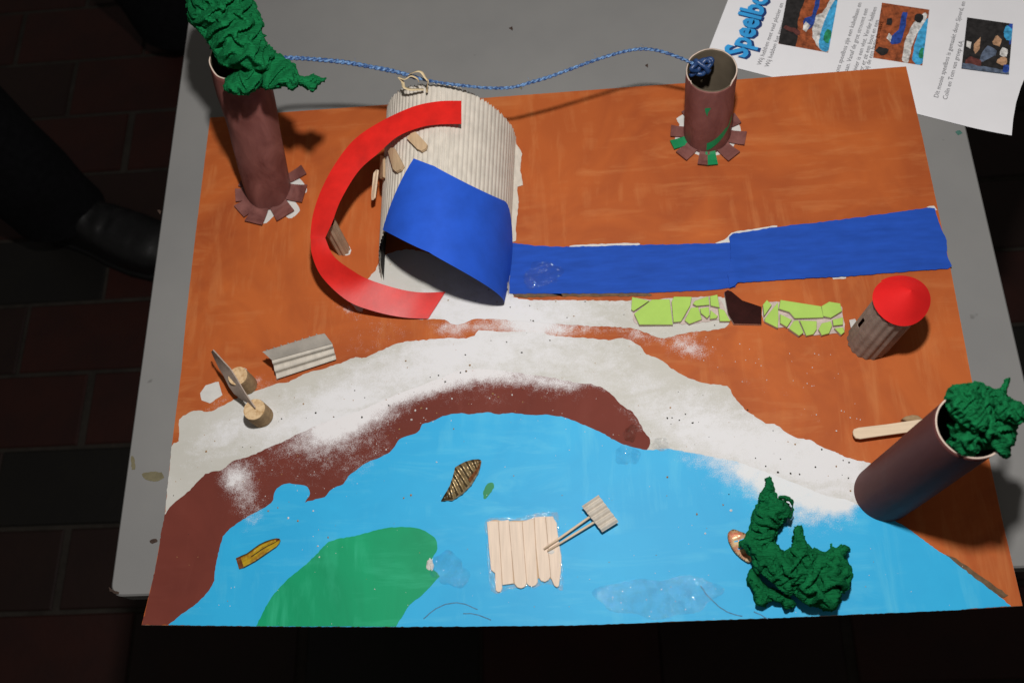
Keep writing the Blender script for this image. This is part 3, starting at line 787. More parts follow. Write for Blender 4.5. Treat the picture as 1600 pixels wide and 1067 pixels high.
# wooden chips on the hut
def chip_on_hut(px, label, hole=None):
    cs = [hut_hit(x, y, 1.03) for x, y in px]
    n = len(px)
    V = [hut(th, t, 1.025) for th, t in cs] + [hut(th, t, 1.062) for th, t in cs]
    F = [tuple(range(n, 2*n)), tuple(range(n-1, -1, -1))] + [(i, (i+1) % n, n+(i+1) % n, n+i) for i in range(n)]
    o = mesh('wooden_chip', V, F, M['wood_dark'])
    bm = bmesh.new(); bm.from_mesh(o.data); bmesh.ops.recalc_face_normals(bm, faces=bm.faces); bm.to_mesh(o.data); bm.free()
    tag(o, label, 'wooden chip', 'wooden chips glued on the hut')
S2 = lambda pts: Z(2.735, 480, 110, pts)
chip_on_hut(S2([(428,312),(445,290),(465,280),(515,328),(510,345),(490,358),(472,352)]), 'pale wooden chip highest on the hut, below the red strip')
chip_on_hut(S2([(348,378),(358,362),(372,360),(412,428),(402,448),(380,460),(368,450)]), 'pale wooden chip above the upper left corner of blue sheet')
chip_on_hut(S2([(302,412),(312,398),(326,402),(326,490),(314,500),(302,490)]), 'narrow wooden chip on the left flank of the hut')
# the lowest chip stands off the steep flank
ch = [P(*q, z) for q, z in zip(S2([(290,440),(302,425),(306,428),(292,545),(282,555),(280,540)]), (.034, .036, .037, .022, .020, .020))]
n6 = len(ch); V = ch + [q + Vector((-.0014, 0, .0004)) for q in ch]
o = mesh('wooden_chip', V, [tuple(range(n6-1, -1, -1)), tuple(range(n6, 2*n6))] + [(i, (i+1) % n6, n6+(i+1) % n6, n6+i) for i in range(n6)], M['stick'])
tag(o, 'lowest wooden chip, seen edge-on at the hut left foot', 'wooden chip', 'wooden chips glued on the hut')

# ------------------------------------------------------------------ blue strips on the board
b1 = sheet('blue_paper_strip', [(799,380),(835,384),(875,386),(990,383.5),(1100,381),(1150,379),(1150,424),(1150,440),(1149,449),(1120,453),(1017,457.5),(900,459),(795,459),(797,420)], .0010, M['blue_strip'], None, 9, None, .6, False, 2)
tag(b1, 'long flat blue paper strip running right from the hut', 'paper strip')
b2 = sheet('blue_paper_strip', [(1139,372),(1145,366),(1213,355),(1311,344),(1415,330),(1452,325),(1460,326),(1468,351),(1474,365),(1479,376),(1480,400),(1487,416),(1481,420),(1420,424),(1335,431),(1230,437),(1152,442),(1148,448),(1140,451),(1137,430),(1142,405)], .0016, M['blue_strip'], None, 9, None, .6, False, 3)
tag(b2, 'shorter blue paper strip slanting up to the right board edge', 'paper strip')
for o in (b1, b2):
    for v in o.data.vertices:
        v.co.z += .0005*mnoise.noise(v.co*40) + .00015*mnoise.noise(v.co*120)
        if o is b2: v.co.z += .0018*math.exp(-((v.co.x-P(1140, 400).x)/.006)**2)
    md = o.modifiers.new('s', 'SOLIDIFY'); md.thickness = .0003; md.offset = 1
    crisp(o)
    o.data.polygons.foreach_set('use_smooth', [True]*len(o.data.polygons))

# ------------------------------------------------------------------ tile mosaics
S3 = lambda pts: Z(4.21, 780, 300, pts)
S4 = lambda pts: Z(4.103, 1140, 310, pts)
rm = random.Random(9)
def mosaic(label, shards, under):
    c = P(*np.mean(np.concatenate([np.array(s) for s in shards]), 0))
    t = thing('mosaic_wall', label, 'tile mosaic', c)
    for s in shards:
        h = rm.uniform(.0040, .0048)
        cx_, cy_ = np.mean(np.array(s), 0)
        s = [(cx_+(x-cx_)*1.035, cy_+(y-cy_)*1.035) for x, y in s]
        slab('tile_shard', [P(x, y, h) for x, y in s], .0004, h, [M['glaze'], M['bisque']], t, .00045, (rm.uniform(-.03, .03), rm.uniform(-.03, .03)))
    ux, uy = np.mean(np.array(under), 0); under = [(ux+(x-ux)*.975, uy+(y-uy)*.86) for x, y in under]
    sheet('adhesive', under, .0009, M['bisque'], t, 9, None, .8, True, 4)
mosaic('left group of broken lime green tiles beside the dark brown tile', [S3([(875,690),(985,715),(885,782),(869,770)]), S3([(1005,709),(1118,706),(1139,868),(925,870),(892,800)]), S3([(1150,690),(1265,690),(1255,745),(1196,848),(1148,852),(1136,722)]),
        S3([(1290,715),(1375,685),(1382,740),(1300,748),(1276,735)]), S3([(1387,685),(1435,675),(1450,758),(1392,745)]), S3([(1262,762),(1308,756),(1332,836),(1252,866),(1222,843)]), S3([(1322,765),(1378,757),(1384,808),(1368,828),(1328,795)]), S3([(1391,777),(1438,815),(1428,829),(1387,834)]), S3([(1442,765),(1480,777),(1520,848),(1452,848)])],
       S3([(870,685),(1000,700),(1120,700),(1270,685),(1440,672),(1490,760),(1530,855),(1440,850),(1380,860),(1250,880),(1140,880),(1000,885),(890,875),(868,780)]))
mosaic('right group of broken lime green tiles beside the red-roofed tower', [S4([(215,680),(240,650),(270,682),(222,752)]), S4([(310,667),(313,770),(308,828),(228,788),(228,768)]), S4([(330,653),(583,690),(598,760),(420,766),(386,728),(320,708)]), S4([(592,690),(640,662),(708,672),(720,720),(650,763),(602,753)]),
        S4([(326,742),(398,776),(368,823),(326,798)]), S4([(412,786),(440,781),(474,858),(446,878),(382,834)]), S4([(452,783),(558,787),(558,838),(538,868),(494,878)]), S4([(592,800),(648,787),(658,815),(638,863),(592,876),(572,838)]), S4([(662,776),(727,761),(727,808),(668,815)]), S4([(674,832),(728,826),(738,854),(716,873)])],
       S4([(205,690),(240,648),(320,650),(585,685),(640,658),(715,668),(735,760),(742,860),(700,880),(590,890),(480,890),(370,840),(300,840),(215,795)]))
bt = slab('brown_tile', [P(x, y, .0045) for x, y in [(1132,456),(1137,453),(1143,455),(1160,469),(1190,479),(1190,506),(1147,505),(1138,490)]], .0004, .0045, [M['glaze_brown'], M['bisque']], None, .0005)
tag(bt, 'single dark brown glossy tile shard between the green tiles', 'tile')

# ------------------------------------------------------------------ tower with red cone
tw = thing('tower', 'small grey-brown corrugated tower with red cone roof', 'tower', P(1358, 531))
TB, TT = P(1357, 532, .0006), P(1403, 477, .0595)
def hole(a, z): return abs(((a - math.radians(172) + math.pi) % (2*math.pi)) - math.pi) < .13 and .36 < z < .56
corr_tube('tower_wall', TB, TT, .0168, 17, .032, M['corr_brown'], tw, hole, 18, .0012)
EC, AP = P(1408, 469, .0630), P(1424, 454, .0800)
def cone(a, b):
    t = 2*math.pi*a + math.radians(125); r = .0208*(1 + .018*math.sin(3*t) + .025*math.sin(2*t+.6)) + .0009*a
    rim = EC + Vector((r*math.cos(t), r*math.sin(t), 0)); s = 1-b*.995
    q = AP.lerp(rim, s); q.z += .0016*(1-a)*math.sin(math.pi*min(1, s*1.1)) + .0007*math.sin(2*t+1)*s
    return q
o = grid('cone_roof', cone, 72, 10, M['red_cone'], tw, True)
md = o.modifiers.new('s', 'SOLIDIFY'); md.thickness = .0004; crisp(o, 40)
fl = [P(1327,500,.006), P(1336,498,.004), P(1342,510,.002), P(1331,520,.0012)]
mesh('door_flap', fl, [(0, 1, 2, 3)], M['white_card'], tw)

# ------------------------------------------------------------------ paper-roll trees
def roll(name, base, top, r0, r1, mats, parent, rimf=None, nseg=64, nv=14, dent=0.0, turns=1.2):
    nseg, nv = 144, 36
    """hollow cardboard roll: outside, rim, inside (material 0, 1, 2)."""
    V = []; F = []; I = []
    base, top = Vector(base), Vector(top)
    for side, k in ((0, 1.0), (1, .955)):
        for j in range(nv+1):
            s = j/nv
            for i in range(nseg):
                a = 2*math.pi*i/nseg; rr = (r0+(r1-r0)*s)*k
                rr *= 1 + dent*mnoise.noise(Vector((math.cos(a)*1.5, math.sin(a)*1.5, s*3.0)))
                if side == 0:
                    ph = (a/(2*math.pi) + s*turns) % 1.0
                    rr *= 1 + .012*(1 - ph) + .004*mnoise.noise(Vector((math.cos(a)*5, math.sin(a)*5, s*12)))
                c = base.lerp(top, s)
                z = (rimf(a) if rimf and j == nv else 0.0)
                V.append(c + Vector((rr*math.cos(a), rr*math.sin(a), z)))
    n = (nv+1)*nseg
    for j in range(nv):
        for i in range(nseg):
            q = (j*nseg+i, j*nseg+(i+1) % nseg, (j+1)*nseg+(i+1) % nseg, (j+1)*nseg+i)
            F.append(q); I.append(0); F.append(tuple(n+x for x in q[::-1])); I.append(2)
    for i in range(nseg):
        a, b = nv*nseg+i, nv*nseg+(i+1) % nseg
        F.append((a, b, n+b, n+a)); I.append(1)
    return mesh(name, V, F, mats, parent, True, I)

def tabs(base, r, parent, spec, mat, length=.0135, lift=.004):
    """snipped tabs folded out at the foot of a roll: (angle deg, width m, material)"""
    for ang, wd, mt, ln in spec:
        a = math.radians(ang); d = Vector((math.cos(a), math.sin(a), 0)); s = Vector((-d.y, d.x, 0))
        b = Vector((base.x, base.y, 0))
        rows = [(r*.90, .0022), (r+.002, .0010+lift*.1), (r+ln*length*.6, .0012+lift*.10), (r+ln*length, .0012+lift*.35)]
        V = []
        for rr, z in rows:
            for k in (-.5, -.17, .17, .5):
                V.append(b + d*rr + s*wd*k*(1+.10*(rr-r)/length) + Vector((0, 0, z)))
        F = [(j*4+i, j*4+i+1, j*4+i+5, j*4+i+4) for j in range(3) for i in range(3)]
        o = mesh('tab', V, [f[::-1] for f in F], M[mt], parent)
        md = o.modifiers.new('s', 'SOLIDIFY'); md.thickness = .0008; md.offset = 1

def foldf(seed, waves):
    rn = np.random.RandomState(seed); K = []
    for wl, amp, n in waves:
        for _ in range(n):
            a = rn.uniform(0, math.pi); K.append((math.cos(a)/wl, math.sin(a)/wl, rn.uniform(0, 1), amp*rn.uniform(.5, 1.2)))
    w = [(rn.uniform(.008, .03), rn.uniform(.008, .03), rn.uniform(0, 6)) for _ in range(6)]
    def f(p):
        x, y = p[:, 0].copy(), p[:, 1].copy()
        for i, (a, b, c) in enumerate(w):
            s = 9*np.sin(x*a*2 + y*b*2*(-1)**i + c)
            if i % 2: x = x + s
            else: y = y + s
        z = np.zeros(len(p))
        for i, (u, v, ph, am) in enumerate(K):
            t = (x*u + y*v + ph) % 1.0
            if i % 2: z += am*(np.abs(2*t-1)-.5)*2
            else: z += am*(np.abs(np.sin(math.pi*t))-.6)*2
        return z
    return f

def crepe(name, layers, parent, mat, z_scale=1.0, label=None, sheets=()):
    """crumpled crepe paper: overlapping folded sheets, one mesh."""
    V = []; F = []
    for li, (poly, zlo, zhi, R_, seed, amp) in enumerate(layers):
        b = densify(poly, 3.2, 2.2, True, True, seed)
        v2, f = cdt(b, 2.3)
        d = edge_dist(b, v2)
        s = np.clip(d/R_, 0, 1); s = np.sin(s*math.pi/2)**.8
        fo = foldf(seed, [(95, .0085, 2), (50, .0046, 3), (27, .0018, 3), (14, .0006, 3)])
        ed = np.clip(d/6.0, .35, 1)
        zl = zlo(v2) if callable(zlo) else zlo
        z = zl + (zhi-(0 if callable(zlo) else zlo))*s*z_scale + fo(v2)*amp*ed if not callable(zlo) else zl + zhi*s + fo(v2)*amp*ed
        z = np.maximum(z, .0022 + .001*li)
        n = len(V); v3 = [P(x, y, zz) for (x, y), zz in zip(v2, z)]
        V += v3; F += [[n+k for k in t] for t in f]
    for sv, sf in sheets:
        n = len(V); V += sv; F += [[n+k for k in t] for t in sf]
    o = mesh(name, V, F, mat, parent, True)
    me = o.data
    me.polygons.foreach_set('use_smooth', [True]*len(me.polygons))
    crisp(o, 26)
    return o

def crumple(poly, zlo, hz, seed, n=56, over=1.7, steps=150, rim=34.0, zoff=None):
    """Crumple a paper sheet: an inextensible square is squeezed into an outline until it folds up."""
    rs_ = np.random.RandomState(seed)
    b = np.array(densify(poly, 5, 0, True, True, seed))
    lo, hi = b.min(0), b.max(0); c = (lo+hi)/2; size = hi-lo
    pad = 30; cell = 3.0
    gx = np.arange(lo[0]-pad, hi[0]+pad, cell); gy = np.arange(lo[1]-pad, hi[1]+pad, cell)
    G = np.stack(np.meshgrid(gx, gy, indexing='ij'), -1); flat_ = G.reshape(-1, 2)
    sd = edge_dist(b, flat_); sd[~inside(b, flat_)] *= -1
    sd = sd.reshape(G.shape[:2]); g0, g1 = np.gradient(sd, cell)
    nx = int(n*max(.6, min(1.5, (size[0]/size[1])**.5))); ny = int(n*n/nx)
    w_, h_ = size*over
    U, Vv = np.meshgrid(np.linspace(-.5, .5, nx), np.linspace(-.5, .5, ny), indexing='ij')
    X = np.stack([c[0]+U*w_, c[1]+Vv*h_, np.zeros_like(U)], -1)
    H = hz/.00052
    for _ in range(14):
        a = rs_.uniform(0, 6.28); wl = rs_.uniform(26, 115)
        X[..., 2] += rs_.uniform(.5, 1)*wl*.07*np.sin((X[..., 0]*math.cos(a)+X[..., 1]*math.sin(a))*6.28/wl + rs_.uniform(0, 6.28))
    X[..., 2] += H*.5 + rs_.normal(0, 1.0, U.shape)
    rx, ry = w_/(nx-1), h_/(ny-1); rd = math.hypot(rx, ry)
    def con(A, B, r, k, comp=False):
        d = B-A; L = np.linalg.norm(d, axis=-1, keepdims=True)+1e-6
        f = k*.5*(L-r)/L*d
        if comp: f = np.where(L < r, f, 0)
        A += f; B -= f
    for it in range(steps):
        if it < steps*.75: X[..., :2] = c + (X[..., :2]-c)*(1/over)**(1/(steps*.75))
        q = min(1.0, it/(steps*.75)); sc = over*1.05*(1-q) + 1.0*q
        for _ in range(3):
            for o_ in (0, 1):
                m_ = (nx-o_)//2
                con(X[o_:o_+2*m_:2], X[o_+1:o_+2*m_:2], rx, .9)
                m_ = (ny-o_)//2
                con(X[:, o_:o_+2*m_:2], X[:, o_+1:o_+2*m_:2], ry, .9)
            con(X[:-1, :-1], X[1:, 1:], rd, .25); con(X[1:, :-1], X[:-1, 1:], rd, .25)
            con(X[:-2], X[2:], 2*rx, .20, True); con(X[:, :-2], X[:, 2:], 2*ry, .20, True)
            con(X[:-4], X[4:], 3.5*rx, .14, True); con(X[:, :-4], X[:, 4:], 3.5*ry, .14, True)
        p = c + (X[..., :2]-c)/sc
        ii = np.clip(((p[..., 0]-gx[0])/cell).round().astype(int), 0, len(gx)-1); jj = np.clip(((p[..., 1]-gy[0])/cell).round().astype(int), 0, len(gy)-1)
        d = sd[ii, jj]; out = d < 1.5
        push = np.where(out, (1.5-d)*.5*sc, 0)
        X[..., 0] += g0[ii, jj]*push; X[..., 1] += g1[ii, jj]*push
        top_ = H*(.30+.70*np.sin(np.clip(d/rim, 0, 1)*1.571)); lowz = 0.0
        zm = top_*.62; X[..., 2] += (zm-X[..., 2])*.022
        zz = X[..., 2]; X[..., 2] = np.where(zz > top_*1.15, zz+(top_-zz)*.5, np.where(zz < lowz, zz+(lowz-zz)*.5, zz))
    z = zlo + X[..., 2]*.00052
    if zoff is not None: z = z + zoff(X[..., :2].reshape(-1, 2)).reshape(z.shape)
    V = [P(X[i, j, 0], X[i, j, 1], max(.0022, z[i, j])) for i in range(nx) for j in range(ny)]
    F = [[i*ny+j, i*ny+j+1, (i+1)*ny+j+1, (i+1)*ny+j] for i in range(nx-1) for j in range(ny-1)]
    return V, F

# --- left tree
LB, LT = P(421, 298, .0), P(369, 88, .13)
t1 = thing('paper_tree', 'tall paper-roll tree at upper left with drooping green crepe crown', 'model tree', (LB.x, LB.y, 0))
RL0, RL1 = rad(36, LB), rad(44, LT)
roll('trunk', LB, LT, RL0, RL1, [M['trunk'], M['rim'], M['tube_card']], t1, None, 64, 22, .09)
sheet('bare_ring', Z(2.963, 280, 0, [(310,850),(272,900),(320,925),(335,1000),(390,1035),(430,1010),(470,960),(505,1012),(558,975),(535,920),(590,890),(570,840),(500,800),(400,800)]), .0003, M['white_card'], t1, 10, None, .5, True, 3)
tabs(LB, RL0, t1, [(-172, .013, 'trunk', .75), (-140, .015, 'trunk', .95), (-108, .016, 'trunk', 1.15), (-58, .017, 'trunk', 1.0), (-12, .017, 'trunk', 1.05), (30, .010, 'trunk', 1.2), (75, .012, 'trunk', .8), (120, .012, 'trunk', .8), (158, .011, 'trunk', .6)], None)
S1 = lambda pts: Z(2.963, 280, 0, pts)
LBODY = S1([(35,-30),(38,60),(42,95),(90,150),(118,185),(150,235),(190,300),(250,322),(330,330),(400,330),(430,290),(445,240),(400,190),(405,160),(385,150),(392,110),(362,40),(335,-30),(290,-110),(180,-150),(80,-110)])
LARM = S1([(270,190),(330,205),(400,225),(445,240),(490,265),(540,310),(560,345),(602,352),(622,335),(642,352),(685,365),(650,392),(625,425),(600,420),(555,395),(520,425),(495,405),(410,415),(375,400),(350,330),(300,270)])
LFLAP = S1([(262,325),(215,370),(203,418),(242,436),(300,446),(342,430),(380,395),(395,340),(360,280),(300,235),(265,255),(300,300)])
crepe('crown', [(LBODY, .124, .140, 42, 11, .4), (LARM, .132, .139, 26, 5, .3), (LFLAP, .133, .140, 22, 23, .3)], t1, M['crepe2'],
      sheets=[crumple(LBODY, .136, .050, 1, 64, 1.6), crumple(LARM, .134, .024, 2, 48, 1.55, rim=18), crumple(LFLAP, .137, .022, 3, 38, 1.5, rim=16)])

# --- middle tree (bare stump)
MB, MT = P(1105, 210, 0), P(1112, 108, .072)
t2 = thing('paper_tree', 'short open paper roll without crown, dabbed green, knotted string at its rim', 'model tree', (MB.x, MB.y, 0))
RM0, RM1 = rad(36, MB), rad(39.5, MT)
def rimf(a):
    d = math.degrees(a) % 360
    z = -.0012*abs(mnoise.noise(Vector((a*2, 1, 0))))
    if 205 < d < 320: z -= .0042*min(1, (d-205)/12, (320-d)/10)
    if 150 < d < 205: z -= .002
    return z
roll('trunk', MB, MT, RM0, RM1, [M['trunk'], M['rim'], M['tube_card']], t2, rimf, 96, 10, .02)
sheet('bare_ring', Z(5.333, 1000, 60, [(305,670),(330,720),(290,830),(305,885),(350,930),(450,960),(560,990),(680,965),(750,945),(800,850),(840,770),(800,680),(720,640),(400,620)]), .0003, M['white_card'], t2, 8, None, .5, True, 3)
tabs(MB, RM0, t2, [(172, .011, 'trunk', .9), (198, .009, 'green_dab', 1), (222, .012, 'trunk', 1), (258, .009, 'trunk', 1), (272, .009, 'green_dab', 1.0), (308, .013, 'trunk', 1), (345, .013, 'trunk', 1), (25, .011, 'trunk', .8), (70, .012, 'trunk', .8), (120, .012, 'trunk', .8)], None)
def on_roll(a_deg, s): 
    a = math.radians(a_deg); rr = (RM0+(RM1-RM0)*s)*1.012
    return MB.lerp(MT, s) + Vector((rr*math.cos(a), rr*math.sin(a), 0))
def patch_on_roll(pts, lab):
    b = densify(pts, 4, .0, True, True, 2); n = len(b); cx = sum(p[0] for p in b)/n; cy = sum(p[1] for p in b)/n
    V = [on_roll(a, s) for a, s in b] + [on_roll(cx, cy)]
    o = mesh('green_dab', V, [(i, (i+1) % n, n) for i in range(n)], M['green_dab'], t2); o['label'] = lab
patch_on_roll([(252,.72),(266,.73),(260,.66),(259,.60),(254,.66)], 'small green paint dab')
ns = 14
V = []; 
for i in range(ns+1):
    q = i/ns; a = 262 + 70*q; s = .06 + .30*q**1.2
    V += [on_roll(a, s), on_roll(a, s + .12 - .03*q)]
o = mesh('green_dab', V, [(2*i, 2*i+2, 2*i+3, 2*i+1) for i in range(ns)], M['green_dab'], t2); o['label'] = 'green paint stroke along the foot'

# --- right tree
RB, RT = P(1381, 770, 0), P(1518, 664, .162)
t3 = thing('paper_tree', 'tall dark paper-roll tree at lower right stuffed with green crepe', 'model tree', (RB.x, RB.y, 0))
roll('trunk', RB, RT, rad(45, RB), rad(54, RT), [M['trunk_dark'], M['rim'], M['tube_card']], t3, None, 80, 12, .006)
S7 = lambda pts: Z(4.27, 1280, 580, pts)
RALL = S7([(838,200),(842,140),(880,95),(960,75),(1060,70),(1120,100),(1200,112),(1238,60),(1268,42),(1266,100),(1246,132),(1262,170),(1340,205),(1400,260),(1385,330),(1330,370),(1318,440),(1310,482),(1280,512),(1272,568),(1240,582),(1190,556),(1150,520),(1080,540),(1050,560),(1030,582),(985,575),(930,555),(880,515),(852,480),(868,440),(875,400),(848,350),(885,330),(850,260)])
RLEAF = S7([(835,190),(842,140),(880,95),(960,75),(1058,70),(1090,120),(1100,200),(1145,300),(1140,370),(1110,405),(1050,412),(960,365),(900,312),(850,255)])
RLOBE = S7([(1190,200),(1262,172),(1340,205),(1400,260),(1385,330),(1330,360),(1240,340),(1170,310),(1165,260)])
crepe('crown', [(RALL, .142, .152, 30, 51, .4)], t3, M['crepe'],
      sheets=[crumple(RALL, .146, .042, 4, 68, 2.0, rim=24), crumple(RLEAF, .170, .026, 5, 48, 1.5, rim=20), crumple(RLOBE, .168, .026, 6, 40, 1.8, rim=16)])

# --- fallen crown
S8 = lambda pts: Z(4.446, 1100, 730, pts)
FLOW = S8([(300,740),(298,800),(340,870),(355,950),(422,966),(466,936),(530,950),(560,992),(602,980),(640,940),(560,880),(470,840),(430,815),(395,775),(370,720),(330,700)])
FRIGHT = S8([(500,590),(560,590),(610,545),(614,500),(622,430),(648,403),(682,408),(702,480),(732,550),(790,562),(822,580),(868,572),(886,522),(900,560),(968,533),(1016,560),(990,602),(1012,660),(1032,750),(1012,840),(962,880),(950,930),(905,1002),(860,1000),(800,980),(700,950),(620,880),(560,800),(480,720),(480,640)])
FLEFT = S8([(462,58),(442,70),(415,78),(430,100),(425,132),(378,190),(376,240),(350,285),(330,350),(310,430),(282,488),(240,530),(300,590),(330,650),(350,735),(395,740),(400,690),(470,690),(560,600),(540,562),(500,520),(520,440),(565,380),(605,330),(590,260),(545,215),(510,210),(490,150),(476,90)])
FMID = S8([(330,650),(420,600),(540,580),(620,700),(640,820),(600,900),(520,850),(430,770),(380,730)])
fc = crepe('fallen_crown', [(FLOW, .003, .010, 14, 61, .4), (FRIGHT, .005, .016, 40, 67, .4), (FLEFT, .005, .014, 30, 73, .4),
    (S8([(520,205),(560,200),(605,215),(628,270),(626,330),(605,360),(575,352),(600,320),(606,275),(580,235)]), .018, .024, 8, 79, .3)], None, M['crepe'],
    sheets=[crumple(FLOW, .004, .018, 7, 44, 1.8, rim=14), crumple(FRIGHT, .006, .044, 8, 66, 1.85, rim=30), crumple(FLEFT, .006, .036, 9, 56, 1.8, rim=22), crumple(FMID, .010, .030, 10, 44, 1.75, rim=20)])
tag(fc, 'crumpled green crepe paper crown fallen onto the blue lake', 'paper crown')

# ------------------------------------------------------------------ cable: twisted blue string
SP = [(395,95,.130),(450,91,.118),(500,94,.110),(540,98,.104),(580,105,.097),(620,113,.090),(655,123,.084),(690,130,.080),(730,135,.078),(765,138,.077),(800,137,.078),(830,129,.080),(860,120,.082),(890,109,.085),(920,98,.088),(950,88,.089),(980,80,.088),(1005,77,.086),(1030,80,.082),(1055,88,.077),(1075,96,.0715),(1088,103,.068)]
cl = curve3([P(x, y, z) for x, y, z in SP], 16)
st = thing('cable_string', 'twisted blue string stretched between left tree and open roll', 'string', cl[len(cl)//2])
L = [0.0]
for i in range(1, len(cl)): L.append(L[-1] + (cl[i]-cl[i-1]).length)
for ph in (0, math.pi):
    pts = []
    for i, p in enumerate(cl):
        t = (cl[min(i+1, len(cl)-1)]-cl[max(i-1, 0)]).normalized(); u = t.cross(Vector((0, 0, 1))).normalized(); b = u.cross(t)
        a = L[i]/.0095*2*math.pi + ph; thick = .00090*(1.35 if L[i] < .14 else 1.0)*(1+.15*mnoise.noise(p*90))
        pts.append((p + (u*math.cos(a)+b*math.sin(a))*thick*.72, thick))
    sweep('strand', [q for q, _ in pts], [r_ for _, r_ in pts], M['string'], st, 8)
rn = random.Random(3)
for k in range(16):
    i = rn.randrange(20, len(cl)-20); p = cl[i]; d = Vector((rn.uniform(-1, 1), rn.uniform(-1, 1), rn.uniform(-.3, 1))).normalized()*rn.uniform(.003, .007)
    sweep('fibre', [p, p+d*.5+Vector((.001, 0, .0005)), p+d], .00009, M['string'], st, 4)
kc = P(1096, 104, .067)
kn = [kc + Vector((.0075*math.cos(2.0*t+.4)*(1+.25*math.sin(5*t)), .0042*math.sin(3.0*t), .0048*math.sin(2.6*t+1) - .001)) for t in np.linspace(0, 9.2, 120)]
o = sweep('knot', kn, .0021, M['string_shaded'], st, 8); o['label'] = 'thick knot, coloured darker for shade, inside the rim of the open roll'
# raffia tie
def ribbon3(name, pts, wd, mat, parent=None):
    c = curve3(pts, 8); V = []; n = len(c)
    for i, p in enumerate(c):
        t = (c[min(i+1, n-1)]-c[max(i-1, 0)]).normalized(); s = t.cross(Vector((.2*math.sin(i*.3), .3, 1))).normalized()
        V += [p + s*wd/2, p - s*wd/2]
    o = mesh(name, V, [(2*i, 2*i+2, 2*i+3, 2*i+1) for i in range(n-1)], mat, parent, True)
    md = o.modifiers.new('s', 'SOLIDIFY'); md.thickness = .0003
    return o
rf = thing('raffia_tie', 'cream raffia tie looped round the blue string above the hut', 'tie', P(650, 122, .085))
ribbon3('loop', [P(638,117,.088), P(650,112,.094), P(658,113,.094), P(664,121,.091), P(668,127,.088), P(667,138,.082), P(668,145,.078)], .0024, M['raffia'], rf)
ribbon3('tail', [P(624,122,.088), P(629,128,.085), P(631,136,.082), P(640,140,.080), P(652,140,.079), P(662,140,.078)], .0028, M['raffia'], rf)
ribbon3('tail', [P(622,121,.088), P(632,124,.089), P(642,119,.090), P(652,123,.089), P(655,128,.086)], .0018, M['raffia'], rf)

# ------------------------------------------------------------------ little bench of corrugated card
S9 = lambda pts: Z(4.85, 280, 500, pts)
bn = thing('card_bench', 'folded corrugated card bench at the beach edge, right of two corks', 'bench', P(475, 580))
f0, f1 = S9([(703,303)])[0], S9([(1160,178)])[0]; g0, g1 = S9([(740,441)])[0], S9([(1190,292)])[0]; h0, h1 = S9([(632,242)])[0], S9([(1098,98)])[0]
def bil(a0, a1, b0, b1, za, zb, a, b):
    x = (a0[0]*(1-a)+a1[0]*a)*(1-b)+(b0[0]*(1-a)+b1[0]*a)*b; y = (a0[1]*(1-a)+a1[1]*a)*(1-b)+(b0[1]*(1-a)+b1[1]*a)*b
    return P(x, y, za*(1-b)+zb*b)
def front(a, b):
    q = bil(g0, g1, f0, f1, .0025, .0185, a, b); q.z += 0; q += Vector((.2, -.75, .6))*(.0011*math.cos(2*math.pi*2.3*b)); return q
o = thick_grid('front_panel', front, 20, 40, M['corr'], .0006, bn)
def top(a, b):
    x = 1-.06*max(0, a-.86)/.14*b
    q = bil(f0, f1, h0, h1, .0188, .0215, a, b*x); q.z += .0012*math.sin(math.pi*b) + (.0006*math.cos(2*math.pi*9*a) if b > .99 else 0); return q
thick_grid('top_panel', top, 72, 12, M['liner'], .0010, bn)
for k in range(8):
    a = .08+.115*k; q = bil(f0, f1, h0, h1, .0188, .0216, a, 1.0)
    d = (top(a, 1)-top(a, .9)).normalized(); sweep('flute', [q-d*.001, q+d*.0012], .0006, M['liner'], bn, 6)

# ------------------------------------------------------------------ corks and the plank on them
def cork_slice(px, py, rpx, h, label):
    b = P(px, py, .0004); r = rad(rpx, b)
    lean = P(px, py, 0)
    V = []; F = []; I = []; N = 40
    prof = [(1.0, 0), (1.02, h*.3), (1.0, h*.93), (.965, h)]
    for s, z in prof:
        for i in range(N):
            a = 2*math.pi*i/N; q = r*s*(1+.02*mnoise.noise(Vector((math.cos(a)*3, math.sin(a)*3, px))))
            V.append((b.x+q*math.cos(a), b.y+q*math.sin(a), .0004+z+.0006*math.cos(a+1)))
    for j in range(3):
        for i in range(N): F.append((j*N+i, j*N+(i+1) % N, (j+1)*N+(i+1) % N, (j+1)*N+i)); I.append(1)
    F.append(tuple(range(3*N, 4*N))); I.append(0)
    return tag(mesh('cork', V, F, [M['cork'], M['cork_side']], None, False, I), label, 'cork', 'corks holding up the plank')
cork_slice(410, 651, 17.5, .0205, 'light cork slice standing on the beach, notched by the plank')
cork_slice(387, 602, 15.5, .0240, 'darker cork slice half hidden behind the tilted plank')
rt_ = S9([(257,225),(300,272),(345,322),(390,370),(440,450),(500,550),(578,664)]); lt_ = S9([(246,240),(272,298),(302,360),(340,422),(378,500),(418,556),(462,590)])
def plank(a, b):
    i = a*6; k = min(5, int(i)); f = i-k
    u = (rt_[k][0]*(1-f)+rt_[k+1][0]*f, rt_[k][1]*(1-f)+rt_[k+1][1]*f); v = (lt_[k][0]*(1-f)+lt_[k+1][0]*f, lt_[k][1]*(1-f)+lt_[k+1][1]*f)
    zt = .040-.016*a; zb = .024-.012*a
    return P(u[0]*(1-b)+v[0]*b, u[1]*(1-b)+v[1]*b, zt*(1-b)+zb*b + .0004*math.cos(2*math.pi*11*a)*(b < .01))
o = thick_grid('card_plank', plank, 66, 6, plain('grey_pink_card', (.42, .335, .28), .9, .15, 120), .0010)
tag(o, 'thin grey card plank leaning on edge between two corks', 'plank')

